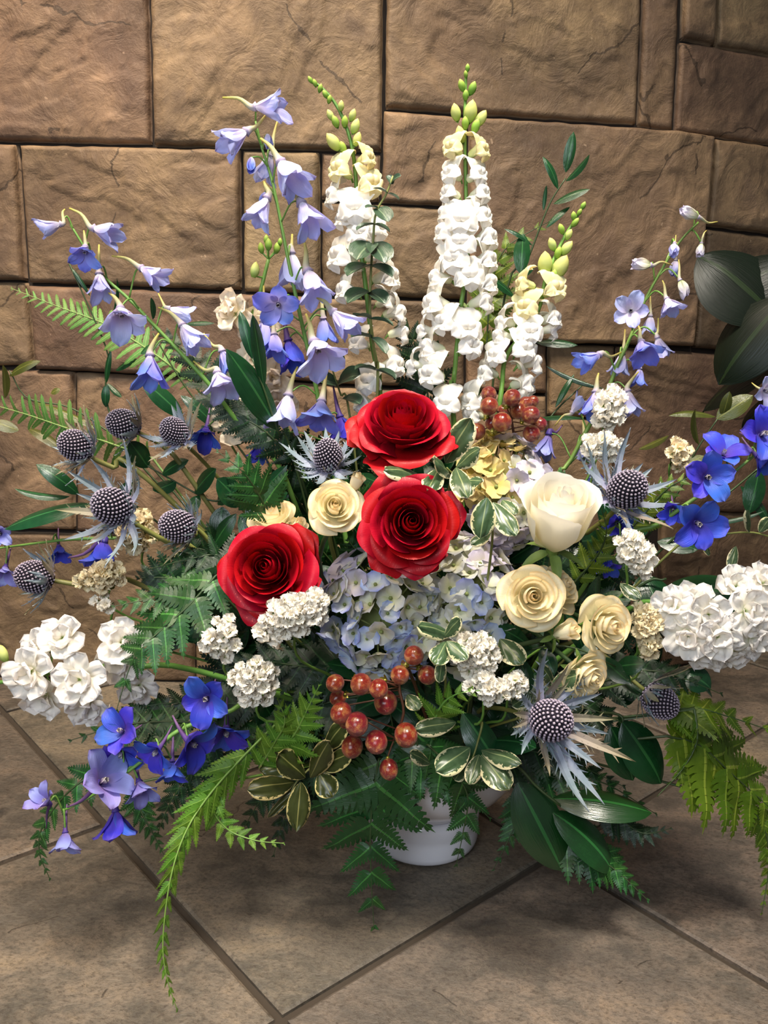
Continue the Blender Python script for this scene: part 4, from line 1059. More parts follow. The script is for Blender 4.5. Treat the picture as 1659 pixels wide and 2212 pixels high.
# ---- sea holly
TAU = 2*PI
holly('sea holly head at upper left beside the lower sword fern, nearest the left wall', 165, 963, .95, (-.62, -.38, .6), 42, 70, [(190, 985, .96), (245, 1010, .97), (330, 1045, .98)], seed=1, olive=.5)
holly('sea holly head at upper left between two other heads, tipped left', 268, 916, .98, (-.8, -.25, .5), 40, 62, [(300, 935, .99), (360, 970, 1.0), (430, 1060, 1.0)], seed=2, olive=.5)
holly('dim sea holly head under the arching pale delphinium', 376, 932, .97, (-.35, -.5, .7), 36, 62, None, seed=3, olive=.5)
holly('large sea holly head with long pale spines left of the statice', 243, 1094, .88, (-.5, -.28, .8), 50, 108, [(275, 1120, .90), (360, 1170, .92), (450, 1210, .95)], seed=4, olive=.2)
holly('sea holly head right beside the large long spined one', 385, 1137, .90, (-.72, -.22, .62), 44, 62, [(420, 1155, .92), (470, 1190, .94)], seed=5, olive=.4)
holly('lowest sea holly head at the left edge, on a bare olive stem', 76, 1246, .90, (-.85, -.22, .5), 44, 72, [(110, 1253, .91), (230, 1272, .92), (330, 1275, .95)], seed=6, olive=.3)
holly('upright sea holly head between the tall delphinium and red roses', 708, 986, .89, (.02, -.80, .6), 43, 78, None, seed=7, wid=.9, olive=.1)
holly('bluish sea holly head with long spines right of the white rose', 1354, 1058, .895, (.40, -.48, .78), 50, 108, [(1325, 1105, .91), (1270, 1150, .93), (1200, 1200, .96)], seed=8, olive=.15)
holly('biggest sea holly head, low in front with very long spines', 1190, 1556, .76, (.32, -.12, .94), 56,
 [(1.35, 110), (1.75, 140), (.75, 110), (.45, 105), (-.02, 120), (-.28, 110), (-.52, 165), (-.85, 120), (-1.1, 165), (-1.35, 165), (-1.7, 90), (2.4, 70), (2.9, 75), (3.4, 70), (3.9, 70)], None, seed=9, olive=.3)
holly('dark sea holly cone pointing down right below the white stock', 1425, 1515, .88, (.62, .45, .5), 44, [(2.2, 60), (1.2, 60), (.3, 60), (1.7, 85), (1.0, 110), (2.8, 60), (3.6, 60)], None, seed=10, olive=.7)

# ---- berries
U = (0, .25, .8)
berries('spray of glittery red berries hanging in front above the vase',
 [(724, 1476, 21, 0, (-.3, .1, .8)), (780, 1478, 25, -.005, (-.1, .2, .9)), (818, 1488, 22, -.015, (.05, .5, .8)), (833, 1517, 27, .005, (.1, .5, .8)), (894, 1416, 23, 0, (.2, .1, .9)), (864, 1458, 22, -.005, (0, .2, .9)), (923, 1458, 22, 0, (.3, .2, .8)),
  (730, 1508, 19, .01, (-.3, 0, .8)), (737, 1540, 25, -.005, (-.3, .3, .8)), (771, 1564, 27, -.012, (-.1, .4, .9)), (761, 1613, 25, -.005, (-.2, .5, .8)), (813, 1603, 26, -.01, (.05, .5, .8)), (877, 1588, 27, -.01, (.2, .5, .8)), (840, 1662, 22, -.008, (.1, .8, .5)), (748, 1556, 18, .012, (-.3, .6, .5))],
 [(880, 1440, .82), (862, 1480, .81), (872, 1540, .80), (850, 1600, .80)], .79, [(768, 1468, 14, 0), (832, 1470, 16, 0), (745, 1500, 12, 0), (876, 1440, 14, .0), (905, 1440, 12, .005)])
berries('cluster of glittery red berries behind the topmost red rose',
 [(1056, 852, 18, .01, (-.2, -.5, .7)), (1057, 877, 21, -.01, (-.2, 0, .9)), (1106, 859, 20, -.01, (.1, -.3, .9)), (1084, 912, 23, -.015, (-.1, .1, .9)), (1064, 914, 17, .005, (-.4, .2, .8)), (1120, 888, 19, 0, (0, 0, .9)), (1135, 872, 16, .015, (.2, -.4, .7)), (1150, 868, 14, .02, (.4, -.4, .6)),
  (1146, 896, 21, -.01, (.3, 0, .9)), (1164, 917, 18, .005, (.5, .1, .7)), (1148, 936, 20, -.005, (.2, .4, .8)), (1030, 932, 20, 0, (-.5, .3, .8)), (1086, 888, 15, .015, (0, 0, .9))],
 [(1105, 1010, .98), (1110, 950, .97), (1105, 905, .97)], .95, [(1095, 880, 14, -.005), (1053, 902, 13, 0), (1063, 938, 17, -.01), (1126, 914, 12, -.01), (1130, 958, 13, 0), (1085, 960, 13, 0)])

# ---- statice
statice('white statice tuft on the slender delphinium stem at right, upper of two', 1318, 885, .98, 30, 42, 16, 15, ang=.3)
statice('white statice tuft just above the bluish sea holly', 1300, 963, .95, 40, 24, 15, 14)
statice('white statice tuft below the bluish sea holly, long and narrow', 1372, 1195, .84, 30, 48, 22, 14, ang=-.4)
statice('cream statice tuft curving below the large left sea holly', 296, 1150, .93, 30, 40, 18, 15, 'statice_cream', .5)
statice('cream statice tuft touching the bare olive stem at left', 222, 1245, .91, 50, 22, 20, 15, 'statice_cream', -.2)
statice('tiny pale statice tuft hanging under the bare olive stem', 226, 1302, .91, 16, 14, 5, 13)
statice('sparse white statice tuft left under the lowest red rose', 478, 1378, .80, 34, 46, 12, 15)
statice('wide white statice tuft tucked under the lowest red rose', 632, 1332, .79, 78, 38, 40, 15, ang=-.45)
statice('round white statice tuft above the deep blue delphinium', 548, 1472, .79, 48, 46, 28, 14)
statice('white statice tuft between hydrangea and round cream rose', 1032, 1418, .80, 44, 46, 24, 14)
statice('pale statice tuft low in front beside the bright fern tip', 1052, 1488, .79, 44, 28, 16, 13, 'statice', .5)
statice('small pale statice tuft left of the biggest sea holly spines', 1108, 1480, .80, 34, 24, 12, 12)
statice('cream statice tuft right of the golden cream roses', 1396, 1348, .84, 28, 38, 16, 14, 'statice_cream', -.3)
statice('small cream statice tuft beneath the right facing golden cream rose', 1402, 1398, .84, 18, 18, 7, 13, 'statice_cream')
statice('faint cream statice tuft behind the deep blue delphinium at right', 1466, 985, .97, 16, 30, 8, 15, 'statice_cream')

# ---- eucalyptus
t = sprig('silver dollar eucalyptus stem with paired round leaves by the snapdragons', [(815, 860, 1.03), (812, 790, 1.03), (800, 690, 1.02), (800, 610, 1.02), (806, 520, 1.02), (812, 460, 1.02), (834, 420, 1.02), (849, 380, 1.02)],
 [((846, 395, 1.02), (862, 375, 1.01), 20), ((848, 398, 1.02), (838, 376, 1.02), 16), ((838, 418, 1.02), (808, 400, 1.02), 22, (0, -1, .4)), ((838, 418, 1.02), (866, 428, 1.02), 24, (0, -1, .5)), ((815, 450, 1.02), (790, 442, 1.01), 24, (0, -1, .5)), ((815, 450, 1.02), (840, 470, 1.0), 40, (.2, -.3, .9)),
  ((808, 485, 1.02), (768, 488, 1.01), 30, (0, -1, .35)), ((808, 485, 1.02), (846, 495, 1.02), 34, (0, -1, .5)), ((804, 525, 1.02), (768, 548, .99), 62, (-.1, -.7, .7)), ((804, 525, 1.02), (834, 555, .99), 58, (.2, -.6, .8)), ((800, 575, 1.02), (748, 580, .99), 44, (0, -.9, .45)), ((800, 575, 1.02), (850, 586, 1.0), 38, (0, -.9, .5)),
  ((798, 630, 1.02), (750, 640, .99), 46, (0, -.8, .6)), ((798, 630, 1.02), (834, 646, 1.0), 44, (0, -.8, .6)), ((800, 690, 1.02), (852, 692, 1.01), 22, (0, -1, .2)), ((800, 690, 1.02), (765, 672, 1.0), 26, (0, -1, .3)), ((803, 730, 1.02), (838, 755, 1.0), 28, (0, -.9, .4)), ((803, 730, 1.02), (760, 715, 1.0), 28, (0, -.9, .4)), ((810, 800, 1.03), (768, 785, 1.01), 24, (0, -1, .3)), ((810, 800, 1.03), (858, 808, 1.01), 24, (0, -1, .3))],
 name='eucalyptus_stem', r=.0016, stem='stem_olive', w0=.95, meshes=EUC)
sprig('dark round eucalyptus leaves low between delphinium and snapdragons', [(760, 930, 1.04), (735, 850, 1.04), (715, 790, 1.04)], [((730, 830, 1.04), (768, 800, 1.01), 52), ((730, 830, 1.04), (690, 812, 1.02), 40), ((740, 860, 1.04), (778, 862, 1.02), 42, (0, -.8, .5)), ((716, 792, 1.04), (738, 770, 1.02), 34)], name='eucalyptus_stem', r=.0014, stem='stem_olive', w0=.95, meshes=EUC)

# ---- ruscus and other smooth leaves
GR = 'dark ruscus sprigs'
sprig('dark ruscus sprig rising against the stone at upper right', [(1080, 700, 1.14), (1140, 560, 1.14), (1165, 495, 1.14), (1190, 435, 1.14), (1222, 385, 1.14)],
 [((1222, 372, 1.14), (1240, 282, 1.13), 24), ((1205, 408, 1.14), (1185, 330, 1.13), 26), ((1222, 391, 1.14), (1280, 338, 1.12), 26), ((1196, 440, 1.14), (1270, 398, 1.12), 26), ((1180, 492, 1.14), (1226, 436, 1.13), 20), ((1174, 455, 1.14), (1180, 400, 1.14), 10), ((1130, 505, 1.14), (1126, 588, 1.12), 36), ((1150, 530, 1.14), (1100, 480, 1.13), 18), ((1120, 600, 1.14), (1160, 575, 1.13), 18), ((1110, 640, 1.14), (1060, 590, 1.13), 24)], group=GR)
sprig('three long dark ruscus leaves in front of the cream stock', [(640, 1010, .98), (600, 930, .96), (570, 840, .95), (545, 775, .95)],
 [((600, 928, .96), (504, 752, .92), 66), ((545, 775, .95), (519, 668, .94), 34), ((570, 838, .95), (546, 672, .93), 32)], group=GR)
sprig('glossy dark ruscus leaves spreading to the left edge, mid height', [(330, 1120, 1.02), (240, 1090, 1.0), (180, 1075, .98)],
 [((195, 1088, .97), (-6, 1118, .95), 62, (0, -.8, .6)), ((170, 1068, .99), (84, 994, .97), 48, (0, -.5, .8)), ((150, 1072, .99), (30, 1068, .97), 36, (0, -.8, .5)), ((240, 1090, 1.0), (290, 1030, .99), 40)], group=GR)
sprig('thin dark leafy sprig against the lower left wall', [(300, 1000, 1.12), (240, 900, 1.14), (228, 830, 1.14), (232, 760, 1.14), (150, 570, 1.14)],
 [((228, 830, 1.14), (232, 755, 1.13), 14), ((230, 830, 1.14), (222, 880, 1.13), 26), ((232, 828, 1.14), (264, 862, 1.13), 14), ((250, 800, 1.14), (290, 770, 1.13), 20), ((195, 640, 1.14), (150, 565, 1.13), 12), ((240, 700, 1.14), (262, 600, 1.13), 10)], group=GR)
sprig('olive and dark curved leaves low on the left wall beside the sword fern', [(330, 1010, 1.08), (230, 930, 1.10), (150, 880, 1.10), (60, 860, 1.10), (20, 800, 1.10)],
 [((75, 868, 1.10), (215, 905, 1.08), 26, (0, -.8, .5)), ((20, 812, 1.10), (72, 768, 1.09), 32, (0, -.4, .8)), ((10, 860, 1.10), (14, 785, 1.09), 24), ((40, 930, 1.10), (-20, 905, 1.09), 30), ((60, 925, 1.10), (135, 955, 1.08), 34, (0, -.7, .6)), ((160, 930, 1.10), (150, 985, 1.08), 34), ((110, 850, 1.10), (128, 838, 1.10), 18)], 'ruscus_olive', group='olive ruscus sprigs')
sprig('dark ruscus leaves behind the arching delphinium base', [(560, 1030, 1.05), (450, 900, 1.06), (390, 820, 1.06), (330, 720, 1.06)],
 [((395, 900, 1.06), (312, 815, 1.04), 44), ((470, 925, 1.05), (400, 845, 1.03), 40), ((330, 690, 1.06), (330, 640, 1.05), 16), ((400, 700, 1.06), (460, 690, 1.05), 14), ((450, 890, 1.06), (520, 860, 1.04), 34), ((500, 960, 1.04), (570, 905, 1.02), 40), ((345, 740, 1.06), (300, 760, 1.05), 22)], group=GR)
sprig('dark ruscus leaves tucked behind the red berry cluster', [(1130, 1000, 1.06), (1190, 900, 1.08), (1260, 830, 1.10)],
 [((1150, 905, 1.07), (1260, 885, 1.06), 32, (0, -.9, .4)), ((1200, 880, 1.08), (1240, 800, 1.08), 18), ((1180, 790, 1.10), (1300, 850, 1.08), 14), ((1160, 740, 1.10), (1250, 735, 1.09), 24)], group=GR)
sprig('olive lily leaves with a small bud at right above the blue delphinium', [(1420, 1130, 1.0), (1500, 980, 1.0), (1550, 905, 1.0)],
 [((1548, 905, 1.0), (1628, 850, .99), 44, (0, -.3, .9)), ((1545, 900, 1.0), (1455, 872, .99), 34, (0, -.7, .6)), ((1510, 960, 1.0), (1490, 880, .98), 26), ((1560, 900, 1.0), (1578, 848, .99), 24), ((1520, 985, 1.0), (1480, 1000, .99), 30), ((1380, 970, 1.0), (1450, 945, .98), 20)], 'ruscus_olive', group='olive ruscus sprigs')
sprig('long drooping dark ruscus leaves at the right edge below the deep blue flowers', [(1480, 1140, .97), (1580, 1060, .97), (1640, 1010, .97)],
 [((1640, 1015, .97), (1622, 1110, .95), 46), ((1600, 1050, .97), (1690, 1130, .95), 36), ((1500, 1130, .97), (1655, 1120, .95), 14, (0, -.9, .4)), ((1420, 1170, .98), (1510, 1180, .96), 40)], group=GR)
t = new('broad_leaf_sprig', 'broad dark glossy leaves behind the bright white stock', 'foliage', ROOT, None)
stem_tube(t, [root_pt(P(1400, 1300, .93)), P(1350, 1290, .95), P(1440, 1250, .94)], .002, .0014, M['stem_dark'])
for b, tp, w_ in [((1440, 1270, .94), (1665, 1270, .90), 110), ((1400, 1280, .95), (1580, 1400, .90), 110), ((1390, 1240, .96), (1440, 1330, .91), 90), ((1480, 1450, .92), (1540, 1480, .90), 70)]:
    leaf_at(t, BIGL[0], b, tp, (0, -.7, .7), w_, .5)
t = new('glossy_leaf_sprig', 'three broad glossy green leaves low right of the vase', 'foliage', ROOT, None)
stem_tube(t, [root_pt(P(1130, 1680, .88)), P(1110, 1650, .89), P(1160, 1700, .87), P(1210, 1740, .86)], .002, .0014, M['stem_dark'])
for b, tp, w_, nr, k in [((1118, 1690, .87), (1228, 1897, .82), 108, (-.15, -.5, .85), 0), ((1195, 1755, .86), (1368, 1868, .82), 96, (.1, -.75, .65), 1), ((1195, 1725, .87), (1415, 1722, .85), 92, (0, -.9, .45), 0)]:
    leaf_at(t, GLOSSY[k], b, tp, nr, w_, .46)
t = new('broad_leaf_sprig', 'broad dark leaves in shade below the drooping sea holly cone', 'foliage', ROOT, None)
stem_tube(t, [root_pt(P(1330, 1570, .88)), P(1300, 1540, .90), P(1350, 1580, .88)], .002, .0014, M['stem_dark'])
for b, tp, w_, nr in [((1345, 1560, .88), (1450, 1695, .85), 100, (.1, -.5, .8)), ((1320, 1570, .89), (1380, 1690, .86), 80, (0, -.5, .8)), ((1060, 1600, .86), (1140, 1590, .80), 60, (0, -.6, .7)), ((1000, 1540, .86), (1090, 1660, .82), 70, (0, -.6, .7)), ((1010, 1450, .87), (1040, 1440, .83), 30, (0, -.6, .7))]:
    leaf_at(t, BIGL[0], b, tp, nr, w_, .5)

sprig('dark oval ruscus leaves crowded between the sea holly stems', [(560, 1130, .99), (450, 1080, 1.0), (360, 1030, 1.0), (290, 990, 1.0)],
 [((320, 1010, 1.0), (285, 955, .98), 46), ((350, 1025, 1.0), (395, 985, .99), 44), ((380, 1040, 1.0), (330, 1065, .98), 44), ((420, 1065, 1.0), (455, 1010, .98), 46), ((430, 1070, 1.0), (400, 1110, .98), 40), ((470, 1090, 1.0), (500, 1030, .98), 50), ((480, 1095, 1.0), (470, 1160, .98), 50), ((510, 1110, .99), (440, 1190, .97), 50), ((300, 995, 1.0), (250, 1000, .99), 40), ((520, 1110, .99), (575, 1180, .97), 56)], group=GR)
sprig('dark ruscus leaves in shade under the golden cream roses', [(1080, 1440, .90), (1160, 1400, .88), (1240, 1400, .87), (1330, 1440, .87)],
 [((1150, 1400, .88), (1090, 1350, .85), 50), ((1170, 1400, .88), (1200, 1450, .85), 50), ((1200, 1400, .88), (1170, 1350, .86), 46), ((1240, 1400, .88), (1300, 1420, .86), 50), ((1260, 1405, .88), (1240, 1330, .86), 46), ((1300, 1420, .88), (1360, 1480, .86), 50), ((1330, 1440, .88), (1390, 1430, .86), 46), ((1120, 1420, .89), (1150, 1490, .86), 50), ((1290, 1300, .90), (1280, 1240, .88), 50), ((1290, 1300, .90), (1360, 1290, .88), 50), ((1100, 1230, .92), (1060, 1200, .9), 46)], group=GR)
# ---- variegated pittosporum
GP = 'variegated pittosporum sprigs'
def pit(label, path, leaves, kind='pitto'): sprig(label, path, leaves, name='pittosporum_sprig', group=GP, w0=.62, meshes=PITTO[kind], stem='stem_olive')
pit('variegated leaves with cream edges between the two upper red roses', [(960, 1100, .88), (985, 1040, .86), (965, 1010, .85)],
 [((905, 1025, .84), (838, 1004, .81), 46, (0, -.6, .8)), ((962, 1000, .87), (1010, 905, .85), 62, (-.2, -.3, .9)), ((950, 1010, .84), (925, 1050, .80), 46), ((985, 1010, .85), (1028, 965, .83), 42), ((985, 1010, .84), (1010, 1065, .80), 52), ((975, 1030, .84), (945, 985, .81), 40), ((985, 1045, .84), (1035, 1030, .81), 40)])
pit('two variegated leaves with cream edges just left of the white rose', [(1060, 1200, .86), (1052, 1140, .83), (1050, 1100, .82)],
 [((1052, 1075, .80), (1036, 1165, .79), 56, (-.1, -.3, 1)), ((1065, 1085, .82), (1118, 1150, .79), 54, (.2, -.3, .9)), ((1085, 1080, .84), (1115, 1108, .82), 40), ((1060, 1150, .84), (1020, 1170, .82), 30)])
pit('variegated leaves with cream edges in front of the hydrangeas', [(960, 1500, .82), (955, 1420, .80), (950, 1370, .79)],
 [((975, 1370, .80), (915, 1345, .77), 44), ((960, 1375, .79), (985, 1338, .77), 36), ((965, 1385, .79), (940, 1430, .76), 46), ((965, 1385, .78), (1010, 1420, .76), 40), ((955, 1420, .80), (950, 1468, .77), 26), ((1080, 1380, .82), (1130, 1430, .79), 56), ((985, 1560, .80), (900, 1570, .78), 44)])
pit('olive variegated leaves drooping at lower left above the floor', [(720, 1600, .86), (690, 1640, .84), (640, 1690, .83), (620, 1740, .82)],
 [((635, 1690, .83), (540, 1698, .80), 56, (0, -.6, .8)), ((650, 1690, .82), (640, 1800, .80), 52, (.1, -.3, .9)), ((660, 1680, .83), (610, 1630, .80), 56), ((670, 1680, .82), (700, 1610, .80), 50), ((690, 1660, .83), (745, 1625, .80), 48), ((690, 1670, .82), (718, 1720, .80), 52), ((640, 1700, .83), (575, 1765, .81), 22), ((700, 1620, .84), (735, 1565, .82), 46), ((645, 1650, .84), (560, 1660, .83), 50)], 'pitto_olive')
pit('variegated leaves with cream edges at lower right above the vase', [(1040, 1560, .84), (1030, 1610, .82), (1020, 1640, .81)],
 [((1015, 1615, .81), (945, 1660, .78), 58), ((1035, 1630, .81), (1015, 1690, .78), 36), ((1040, 1630, .81), (1100, 1700, .77), 62), ((1040, 1620, .81), (1125, 1640, .78), 44, (.2, -.6, .7)), ((930, 1650, .82), (895, 1625, .80), 30), ((880, 1500, .84), (905, 1530, .82), 36), ((1000, 1660, .82), (985, 1680, .8), 30)])
pit('single variegated leaves tucked under the golden cream roses', [(1180, 1530, .84), (1200, 1480, .82), (1180, 1470, .81)], [((1190, 1480, .80), (1245, 1455, .78), 50), ((1200, 1490, .82), (1180, 1440, .80), 34), ((1230, 1500, .83), (1250, 1540, .81), 40), ((1150, 1500, .83), (1110, 1520, .81), 36), ((1340, 1260, .88), (1385, 1290, .86), 34)])
pit('pale curled variegated leaves at the right edge above the broad dark leaves', [(1440, 1200, .93), (1540, 1160, .92), (1620, 1150, .92), (1680, 1165, .92)], [((1620, 1150, .92), (1625, 1105, .90), 26), ((1590, 1180, .92), (1580, 1228, .9), 24), ((1570, 1160, .92), (1570, 1120, .91), 14), ((1520, 1170, .92), (1535, 1200, .91), 14), ((1640, 1150, .92), (1662, 1120, .91), 26)])

# ---- sword ferns
GS = 'sword fern fronds'
frond('light green sword fern frond pointing left, upper of two at left', [(420, 830, 1.12), (330, 762, 1.13), (230, 702, 1.14), (130, 664, 1.14), (22, 622, 1.14)], 26, 50, 'sword', (.1, -.3, .9), 'sword', 1.30, .02, .02, GS, 1.0, 'sword_fern_frond', stem='sword')
frond('light green sword fern frond at the left edge, lower of two', [(330, 990, 1.02), (230, 955, 1.03), (130, 920, 1.04), (50, 893, 1.05), (-60, 862, 1.06)], 20, 58, 'sword', (.3, .45, .8), 'sword', 1.35, -.1, .02, GS, 1.0, 'sword_fern_frond', sides=(-1, 1), stem='sword')

# ---- leatherleaf ferns
frond('dark green fern frond hanging straight down over the front of the white vase', [(818, 1640, .875), (806, 1720, .865), (800, 1800, .86), (802, 1900, .85), (808, 2006, .835)], 8, 172, 'fern', (.05, -.35, .95), 'tri', 1.2, .12, .02, wid=1.25)
frond('dark green fern frond drooping over the right side of the vase', [(925, 1610, .87), (975, 1660, .865), (1010, 1720, .86), (1000, 1800, .855), (985, 1870, .85)], 9, 110, 'fern', (0, -.4, .9), 'tri', 1.0, .2, .02)
frond('short dark green fern frond along the vase rim behind the lower berry', [(880, 1630, .88), (930, 1670, .87), (990, 1700, .865), (1060, 1770, .86)], 8, 85, 'fern', (0, -.5, .85), 'tri', 1.0, .15)
frond('wide glossy fern frond at left below the lowest red rose', [(470, 1240, .86), (410, 1306, .84), (354, 1356, .83), (313, 1394, .82), (282, 1438, .82), (250, 1540, .81)], 9, 128, 'fern', (0, -.5, .85), 'tri', 1.1, .05, .04)
frond('glossy fern frond at left just under the sea holly stems', [(470, 1275, .87), (400, 1280, .86), (320, 1295, .85), (245, 1310, .84)], 9, 96, 'fern', (0, -.6, .8), 'tri', 1.15, .05)
frond('small fern frond standing upright left of the cream spray roses', [(585, 1120, .90), (560, 1070, .89), (525, 1020, .88), (470, 975, .88)], 8, 92, 'fern', (0, -.45, .9), 'tri', 1.05, .0)
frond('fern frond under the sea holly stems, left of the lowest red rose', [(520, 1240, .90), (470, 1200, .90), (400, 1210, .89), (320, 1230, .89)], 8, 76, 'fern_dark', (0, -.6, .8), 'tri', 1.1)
frond('long yellow green fern frond trailing nearly to the floor at left', [(600, 1560, .85), (520, 1640, .82), (450, 1720, .79), (400, 1800, .76), (368, 1900, .735), (352, 2030, .715), (360, 2110, .705), (384, 2186, .70)], 22, 88, 'fern_bright', (.6, -.3, .7), 'tri', .75, .25, .12, wid=.9, stem='stem')
frond('yellow green fern frond arching over the floor with tip pointing right', [(480, 1690, .81), (455, 1735, .80), (490, 1790, .795), (550, 1815, .79), (614, 1822, .785)], 11, 58, 'fern_bright', (-.1, -.5, .8), 'tri', 1.1, .1, stem='stem')
frond('bright green fern frond left of the front berries', [(600, 1640, .84), (640, 1580, .82), (665, 1530, .81), (690, 1480, .80)], 9, 84, 'fern_bright', (-.2, -.2, .95), 'tri', 1.1, 0, stem='stem')
frond('bright green fern frond under the round white statice', [(560, 1660, .84), (590, 1610, .83), (615, 1560, .82), (600, 1510, .82)], 9, 74, 'fern_bright', (.1, -.3, .9), 'tri', 1.05, .05, stem='stem')
frond('bright green fern tip right of the front berries', [(930, 1590, .82), (950, 1530, .80), (985, 1500, .785), (1045, 1490, .775)], 7, 74, 'fern_bright', (0, -.5, .85), 'tri', 1.05, .05, stem='stem')
frond('mid green fern frond behind the deep blue delphinium, pointing left', [(420, 1560, .88), (330, 1560, .87), (250, 1570, .86), (150, 1600, .85)], 10, 90, 'fern', (0, -.6, .8), 'tri', 1.1, .1)
frond('mid green fern frond ending below the tip of the blue delphinium', [(260, 1640, .85), (160, 1700, .83), (95, 1780, .82), (85, 1840, .815), (108, 1900, .81)], 12, 68, 'fern', (-.2, -.4, .9), 'tri', 1.05, .15)
frond('narrow fern frond hanging below the blue delphinium middle', [(300, 1690, .84), (300, 1740, .83), (330, 1800, .82), (356, 1850, .815)], 10, 54, 'fern', (.2, -.3, .9), 'tri', 1.0, .2)
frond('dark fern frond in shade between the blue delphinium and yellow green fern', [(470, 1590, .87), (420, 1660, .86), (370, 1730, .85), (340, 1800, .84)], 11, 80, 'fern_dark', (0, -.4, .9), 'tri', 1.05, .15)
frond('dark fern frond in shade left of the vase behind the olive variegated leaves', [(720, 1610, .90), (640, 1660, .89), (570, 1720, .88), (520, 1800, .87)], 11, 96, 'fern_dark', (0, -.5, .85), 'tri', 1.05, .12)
frond('olive green fern frond at the right edge, upper of the right hand ferns', [(1430, 1540, .88), (1500, 1530, .88), (1580, 1550, .88), (1700, 1590, .88)], 9, 100, 'fern_olive', (0, -.75, .65), 'tri', 1.15, .0)
frond('yellow green fern frond at the right edge with hanging side leaflets', [(1440, 1590, .86), (1510, 1610, .86), (1590, 1680, .86), (1680, 1760, .86)], 10, 150, 'fern_olive', (0, -.55, .85), 'sword', 1.3, .30)
frond('yellow green fern frond hanging at the far right edge nearly to the floor', [(1620, 1740, .865), (1655, 1800, .86), (1660, 1880, .855), (1645, 1975, .845)], 12, 60, 'fern_olive', (-.4, -.2, .9), 'tri', .9, .2)
frond('pale green fern frond edge on, right of the biggest sea holly', [(1500, 1530, .87), (1505, 1600, .85), (1475, 1660, .84), (1420, 1720, .83)], 12, 44, 'fern_bright', (.8, .0, .5), 'tri', .9, .1)
frond('dark fern frond poking out below the glossy leaves, pointing at the lower right tile', [(1180, 1780, .87), (1270, 1840, .85), (1330, 1880, .84), (1400, 1945, .825)], 12, 96, 'fern', (0, -.6, .8), 'tri', 1.05, .15)
frond('dark fern frond left of the glossy leaves, pointing down', [(1130, 1700, .90), (1120, 1760, .89), (1100, 1810, .88), (1065, 1880, .87)], 9, 62, 'fern', (0, -.5, .85), 'tri', 1.0, .15)
frond('dark fern frond right of the glossy leaves, pointing right', [(1290, 1740, .90), (1340, 1770, .89), (1390, 1800, .88), (1450, 1790, .87)], 10, 66, 'fern_dark', (0, -.6, .8), 'tri', 1.05, .1)
frond('dark fern frond between the snapdragon spikes', [(930, 900, 1.09), (915, 800, 1.09), (890, 730, 1.09), (850, 690, 1.08)], 9, 88, 'fern_dark', (0, -.2, .95), 'tri', 1.1)
frond('olive fern frond against the wall behind the tallest snapdragon', [(1050, 760, 1.16), (1060, 640, 1.17), (1090, 540, 1.17), (1200, 470, 1.17)], 10, 86, 'fern_olive', (0, -.2, .95), 'tri', 1.0)
frond('dark fern frond at left behind the arching delphinium', [(560, 960, 1.08), (470, 850, 1.09), (400, 760, 1.10), (330, 710, 1.10)], 12, 90, 'fern_dark', (0, -.3, .95), 'tri', 1.1)
frond('dark fern frond in front of a pale stock at left of the tall delphinium', [(640, 1000, 1.0), (570, 930, .99), (500, 890, .99), (440, 850, .99)], 12, 62, 'fern_dark', (0, -.3, .95), 'sword', 1.15)
frond('olive fern frond behind the bluish sea holly', [(1330, 1180, .95), (1400, 1100, .94), (1450, 1050, .93), (1520, 1020, .92)], 9, 66, 'fern_olive', (0, -.4, .9), 'tri', 1.05)
frond('olive fern frond under the white rose, left of the narrow statice', [(1240, 1260, .92), (1290, 1200, .91), (1310, 1150, .90), (1300, 1100, .90)], 9, 60, 'fern_olive', (0, -.3, .95), 'tri', 1.05)

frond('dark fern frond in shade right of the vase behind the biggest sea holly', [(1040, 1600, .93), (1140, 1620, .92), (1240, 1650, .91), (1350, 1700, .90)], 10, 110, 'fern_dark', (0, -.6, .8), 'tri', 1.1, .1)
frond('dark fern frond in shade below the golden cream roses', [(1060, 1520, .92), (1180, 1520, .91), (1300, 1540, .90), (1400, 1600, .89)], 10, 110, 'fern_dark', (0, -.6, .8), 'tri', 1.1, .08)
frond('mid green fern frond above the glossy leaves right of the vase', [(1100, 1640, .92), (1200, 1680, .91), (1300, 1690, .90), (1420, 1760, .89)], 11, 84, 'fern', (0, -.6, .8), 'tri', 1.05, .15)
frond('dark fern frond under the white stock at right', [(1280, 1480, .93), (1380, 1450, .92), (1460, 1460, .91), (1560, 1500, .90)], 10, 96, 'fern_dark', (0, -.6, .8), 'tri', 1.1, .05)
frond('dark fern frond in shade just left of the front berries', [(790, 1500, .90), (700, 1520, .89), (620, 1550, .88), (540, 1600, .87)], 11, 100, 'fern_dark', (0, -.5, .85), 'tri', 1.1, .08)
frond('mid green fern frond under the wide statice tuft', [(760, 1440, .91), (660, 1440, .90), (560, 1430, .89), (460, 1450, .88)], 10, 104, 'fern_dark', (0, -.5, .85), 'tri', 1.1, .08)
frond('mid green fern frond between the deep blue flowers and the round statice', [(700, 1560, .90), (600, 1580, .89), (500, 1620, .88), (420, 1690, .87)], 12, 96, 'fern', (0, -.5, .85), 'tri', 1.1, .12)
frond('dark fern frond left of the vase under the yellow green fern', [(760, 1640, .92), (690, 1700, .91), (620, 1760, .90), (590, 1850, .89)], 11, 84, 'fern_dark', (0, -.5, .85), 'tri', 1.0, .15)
frond('dark fern frond below the left white stock', [(560, 1520, .91), (450, 1520, .90), (350, 1520, .89), (260, 1540, .88)], 11, 84, 'fern_dark', (0, -.6, .8), 'tri', 1.1, .1)
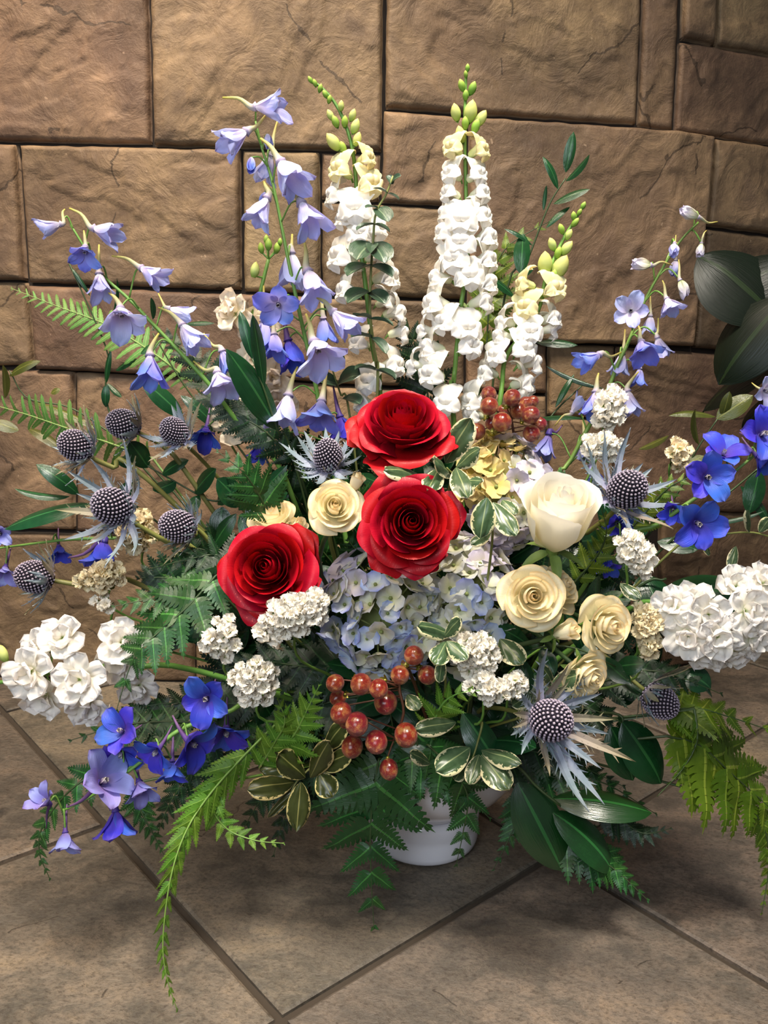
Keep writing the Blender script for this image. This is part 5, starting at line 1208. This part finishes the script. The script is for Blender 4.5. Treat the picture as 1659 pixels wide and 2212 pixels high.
frond('dark fern frond over the vase rim behind the hanging front frond', [(900, 1560, .89), (900, 1620, .88), (880, 1680, .875), (850, 1760, .87)], 10, 120, 'fern', (0, -.4, .9), 'tri', 1.1, .15)
sprig('dark ruscus leaves in shade behind the front berries', [(860, 1420, .92), (840, 1500, .90), (850, 1580, .89)], [((845, 1500, .90), (770, 1530, .87), 60), ((845, 1520, .90), (900, 1560, .87), 60), ((850, 1560, .90), (800, 1620, .87), 60), ((850, 1570, .90), (930, 1620, .87), 60), ((845, 1480, .90), (920, 1500, .88), 60), ((850, 1450, .91), (700, 1440, .89), 60), ((850, 1540, .90), (690, 1600, .88), 60), ((900, 1500, .90), (1000, 1560, .87), 60)], group=GR)
# ---- hidden dark greenery between the stems
rnd = random.Random(42)
ANCH = [(872, 905, 'topmost red rose'), (889, 1128, 'central red rose'), (577, 1226, 'lowest red rose'), (1208, 1118, 'large white rose'), (724, 1092, 'open cream rose beside the central red rose'), (1152, 1288, 'round golden cream rose'), (1318, 1352, 'right facing golden cream rose'), (1275, 1462, 'lowest golden cream rose'),
 (826, 1318, 'pale blue hydrangea'), (1010, 1300, 'cream and blue hydrangea'), (1085, 1065, 'yellowish lavender hydrangea'), (243, 1094, 'large long spined sea holly'), (385, 1137, 'right hand sea holly of the left group'), (708, 986, 'upright sea holly'), (1352, 1058, 'bluish sea holly at right'), (1190, 1556, 'biggest sea holly'), (1425, 1515, 'drooping sea holly cone'),
 (800, 1550, 'front berries'), (1100, 895, 'berry cluster at the topmost rose'), (1372, 1195, 'narrow statice tuft'), (478, 1378, 'sparse statice tuft'), (632, 1332, 'wide statice tuft'), (548, 1472, 'round statice tuft'), (1032, 1418, 'statice by the hydrangea'), (1052, 1488, 'low front statice'), (1396, 1348, 'cream statice at right'), (1503, 1128, 'deep blue flowers at right'), (448, 1505, 'deep blue flowers at left'), (1480, 1340, 'bright white stock'), (640, 1640, 'olive variegated leaves'), (1040, 1640, 'lower right variegated leaves'), (590, 1110, 'half hidden cream rose'), (480, 1030, 'small upright fern'), (940, 1400, 'variegated leaves before the hydrangeas')]
_used = set()
def fill_label(kind, px, py):
    best = sorted(((px-a)**2 + (py-b)**2, ph) for a, b, ph in ANCH if (kind, ph) not in _used)
    if best and best[0][0] < 130**2:
        _used.add((kind, best[0][1])); return 'dark %s in the shade behind the %s' % (kind, best[0][1])
    return 'dark %s filling the shade deep between the stems' % kind
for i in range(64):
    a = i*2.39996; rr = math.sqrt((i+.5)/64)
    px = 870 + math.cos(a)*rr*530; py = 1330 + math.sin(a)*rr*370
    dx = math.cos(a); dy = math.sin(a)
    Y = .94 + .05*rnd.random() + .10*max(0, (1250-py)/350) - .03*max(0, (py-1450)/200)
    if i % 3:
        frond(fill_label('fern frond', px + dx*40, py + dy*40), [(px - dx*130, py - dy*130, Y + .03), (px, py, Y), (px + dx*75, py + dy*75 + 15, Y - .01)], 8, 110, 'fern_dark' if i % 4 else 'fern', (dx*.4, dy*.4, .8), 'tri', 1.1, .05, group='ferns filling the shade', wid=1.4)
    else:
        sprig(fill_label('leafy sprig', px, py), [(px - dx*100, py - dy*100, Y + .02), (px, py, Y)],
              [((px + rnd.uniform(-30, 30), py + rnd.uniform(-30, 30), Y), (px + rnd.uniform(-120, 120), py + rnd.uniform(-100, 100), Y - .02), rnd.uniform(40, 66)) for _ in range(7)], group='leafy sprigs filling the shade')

# ---- potted plant standing at the right, only its leaves reach into view
pc = Vector((.98, 1.28, 0))
t = thing('potted_plant', 'large dark leaved house plant at the right edge in front of the wall', 'plant', pc)
inst('pot', lathe(MB(), [(0, .0), (.10, .0), (.11, .01), (.135, .2), (.14, .22), (.125, .22), (.115, .19), (0, .18)], 32).mesh('pot', M['stem_dark']), t)
for b, tp, w_, nr in [((1680, 690, 1.25), (1528, 525, 1.27), 190, (-.1, -.4, .9)), ((1700, 640, 1.22), (1535, 818, 1.22), 150, (-.2, -.6, .8)), ((1700, 760, 1.27), (1495, 856, 1.29), 120, (0, -.9, .4)), ((1720, 560, 1.28), (1560, 620, 1.27), 120, (0, -.5, .8)), ((1740, 840, 1.26), (1590, 900, 1.27), 110, (0, -.8, .5))]:
    leaf_at(t, PLANTL, b, tp, nr, w_, .5)
    B = P(*b); part_world(t, 'leaf_stalk', MB().tube(catmull([pc + Vector((0, 0, .18)), (pc + B)/2 + Vector((.06, 0, .12)), B], 12), .004, 6), M['stem_dark'])
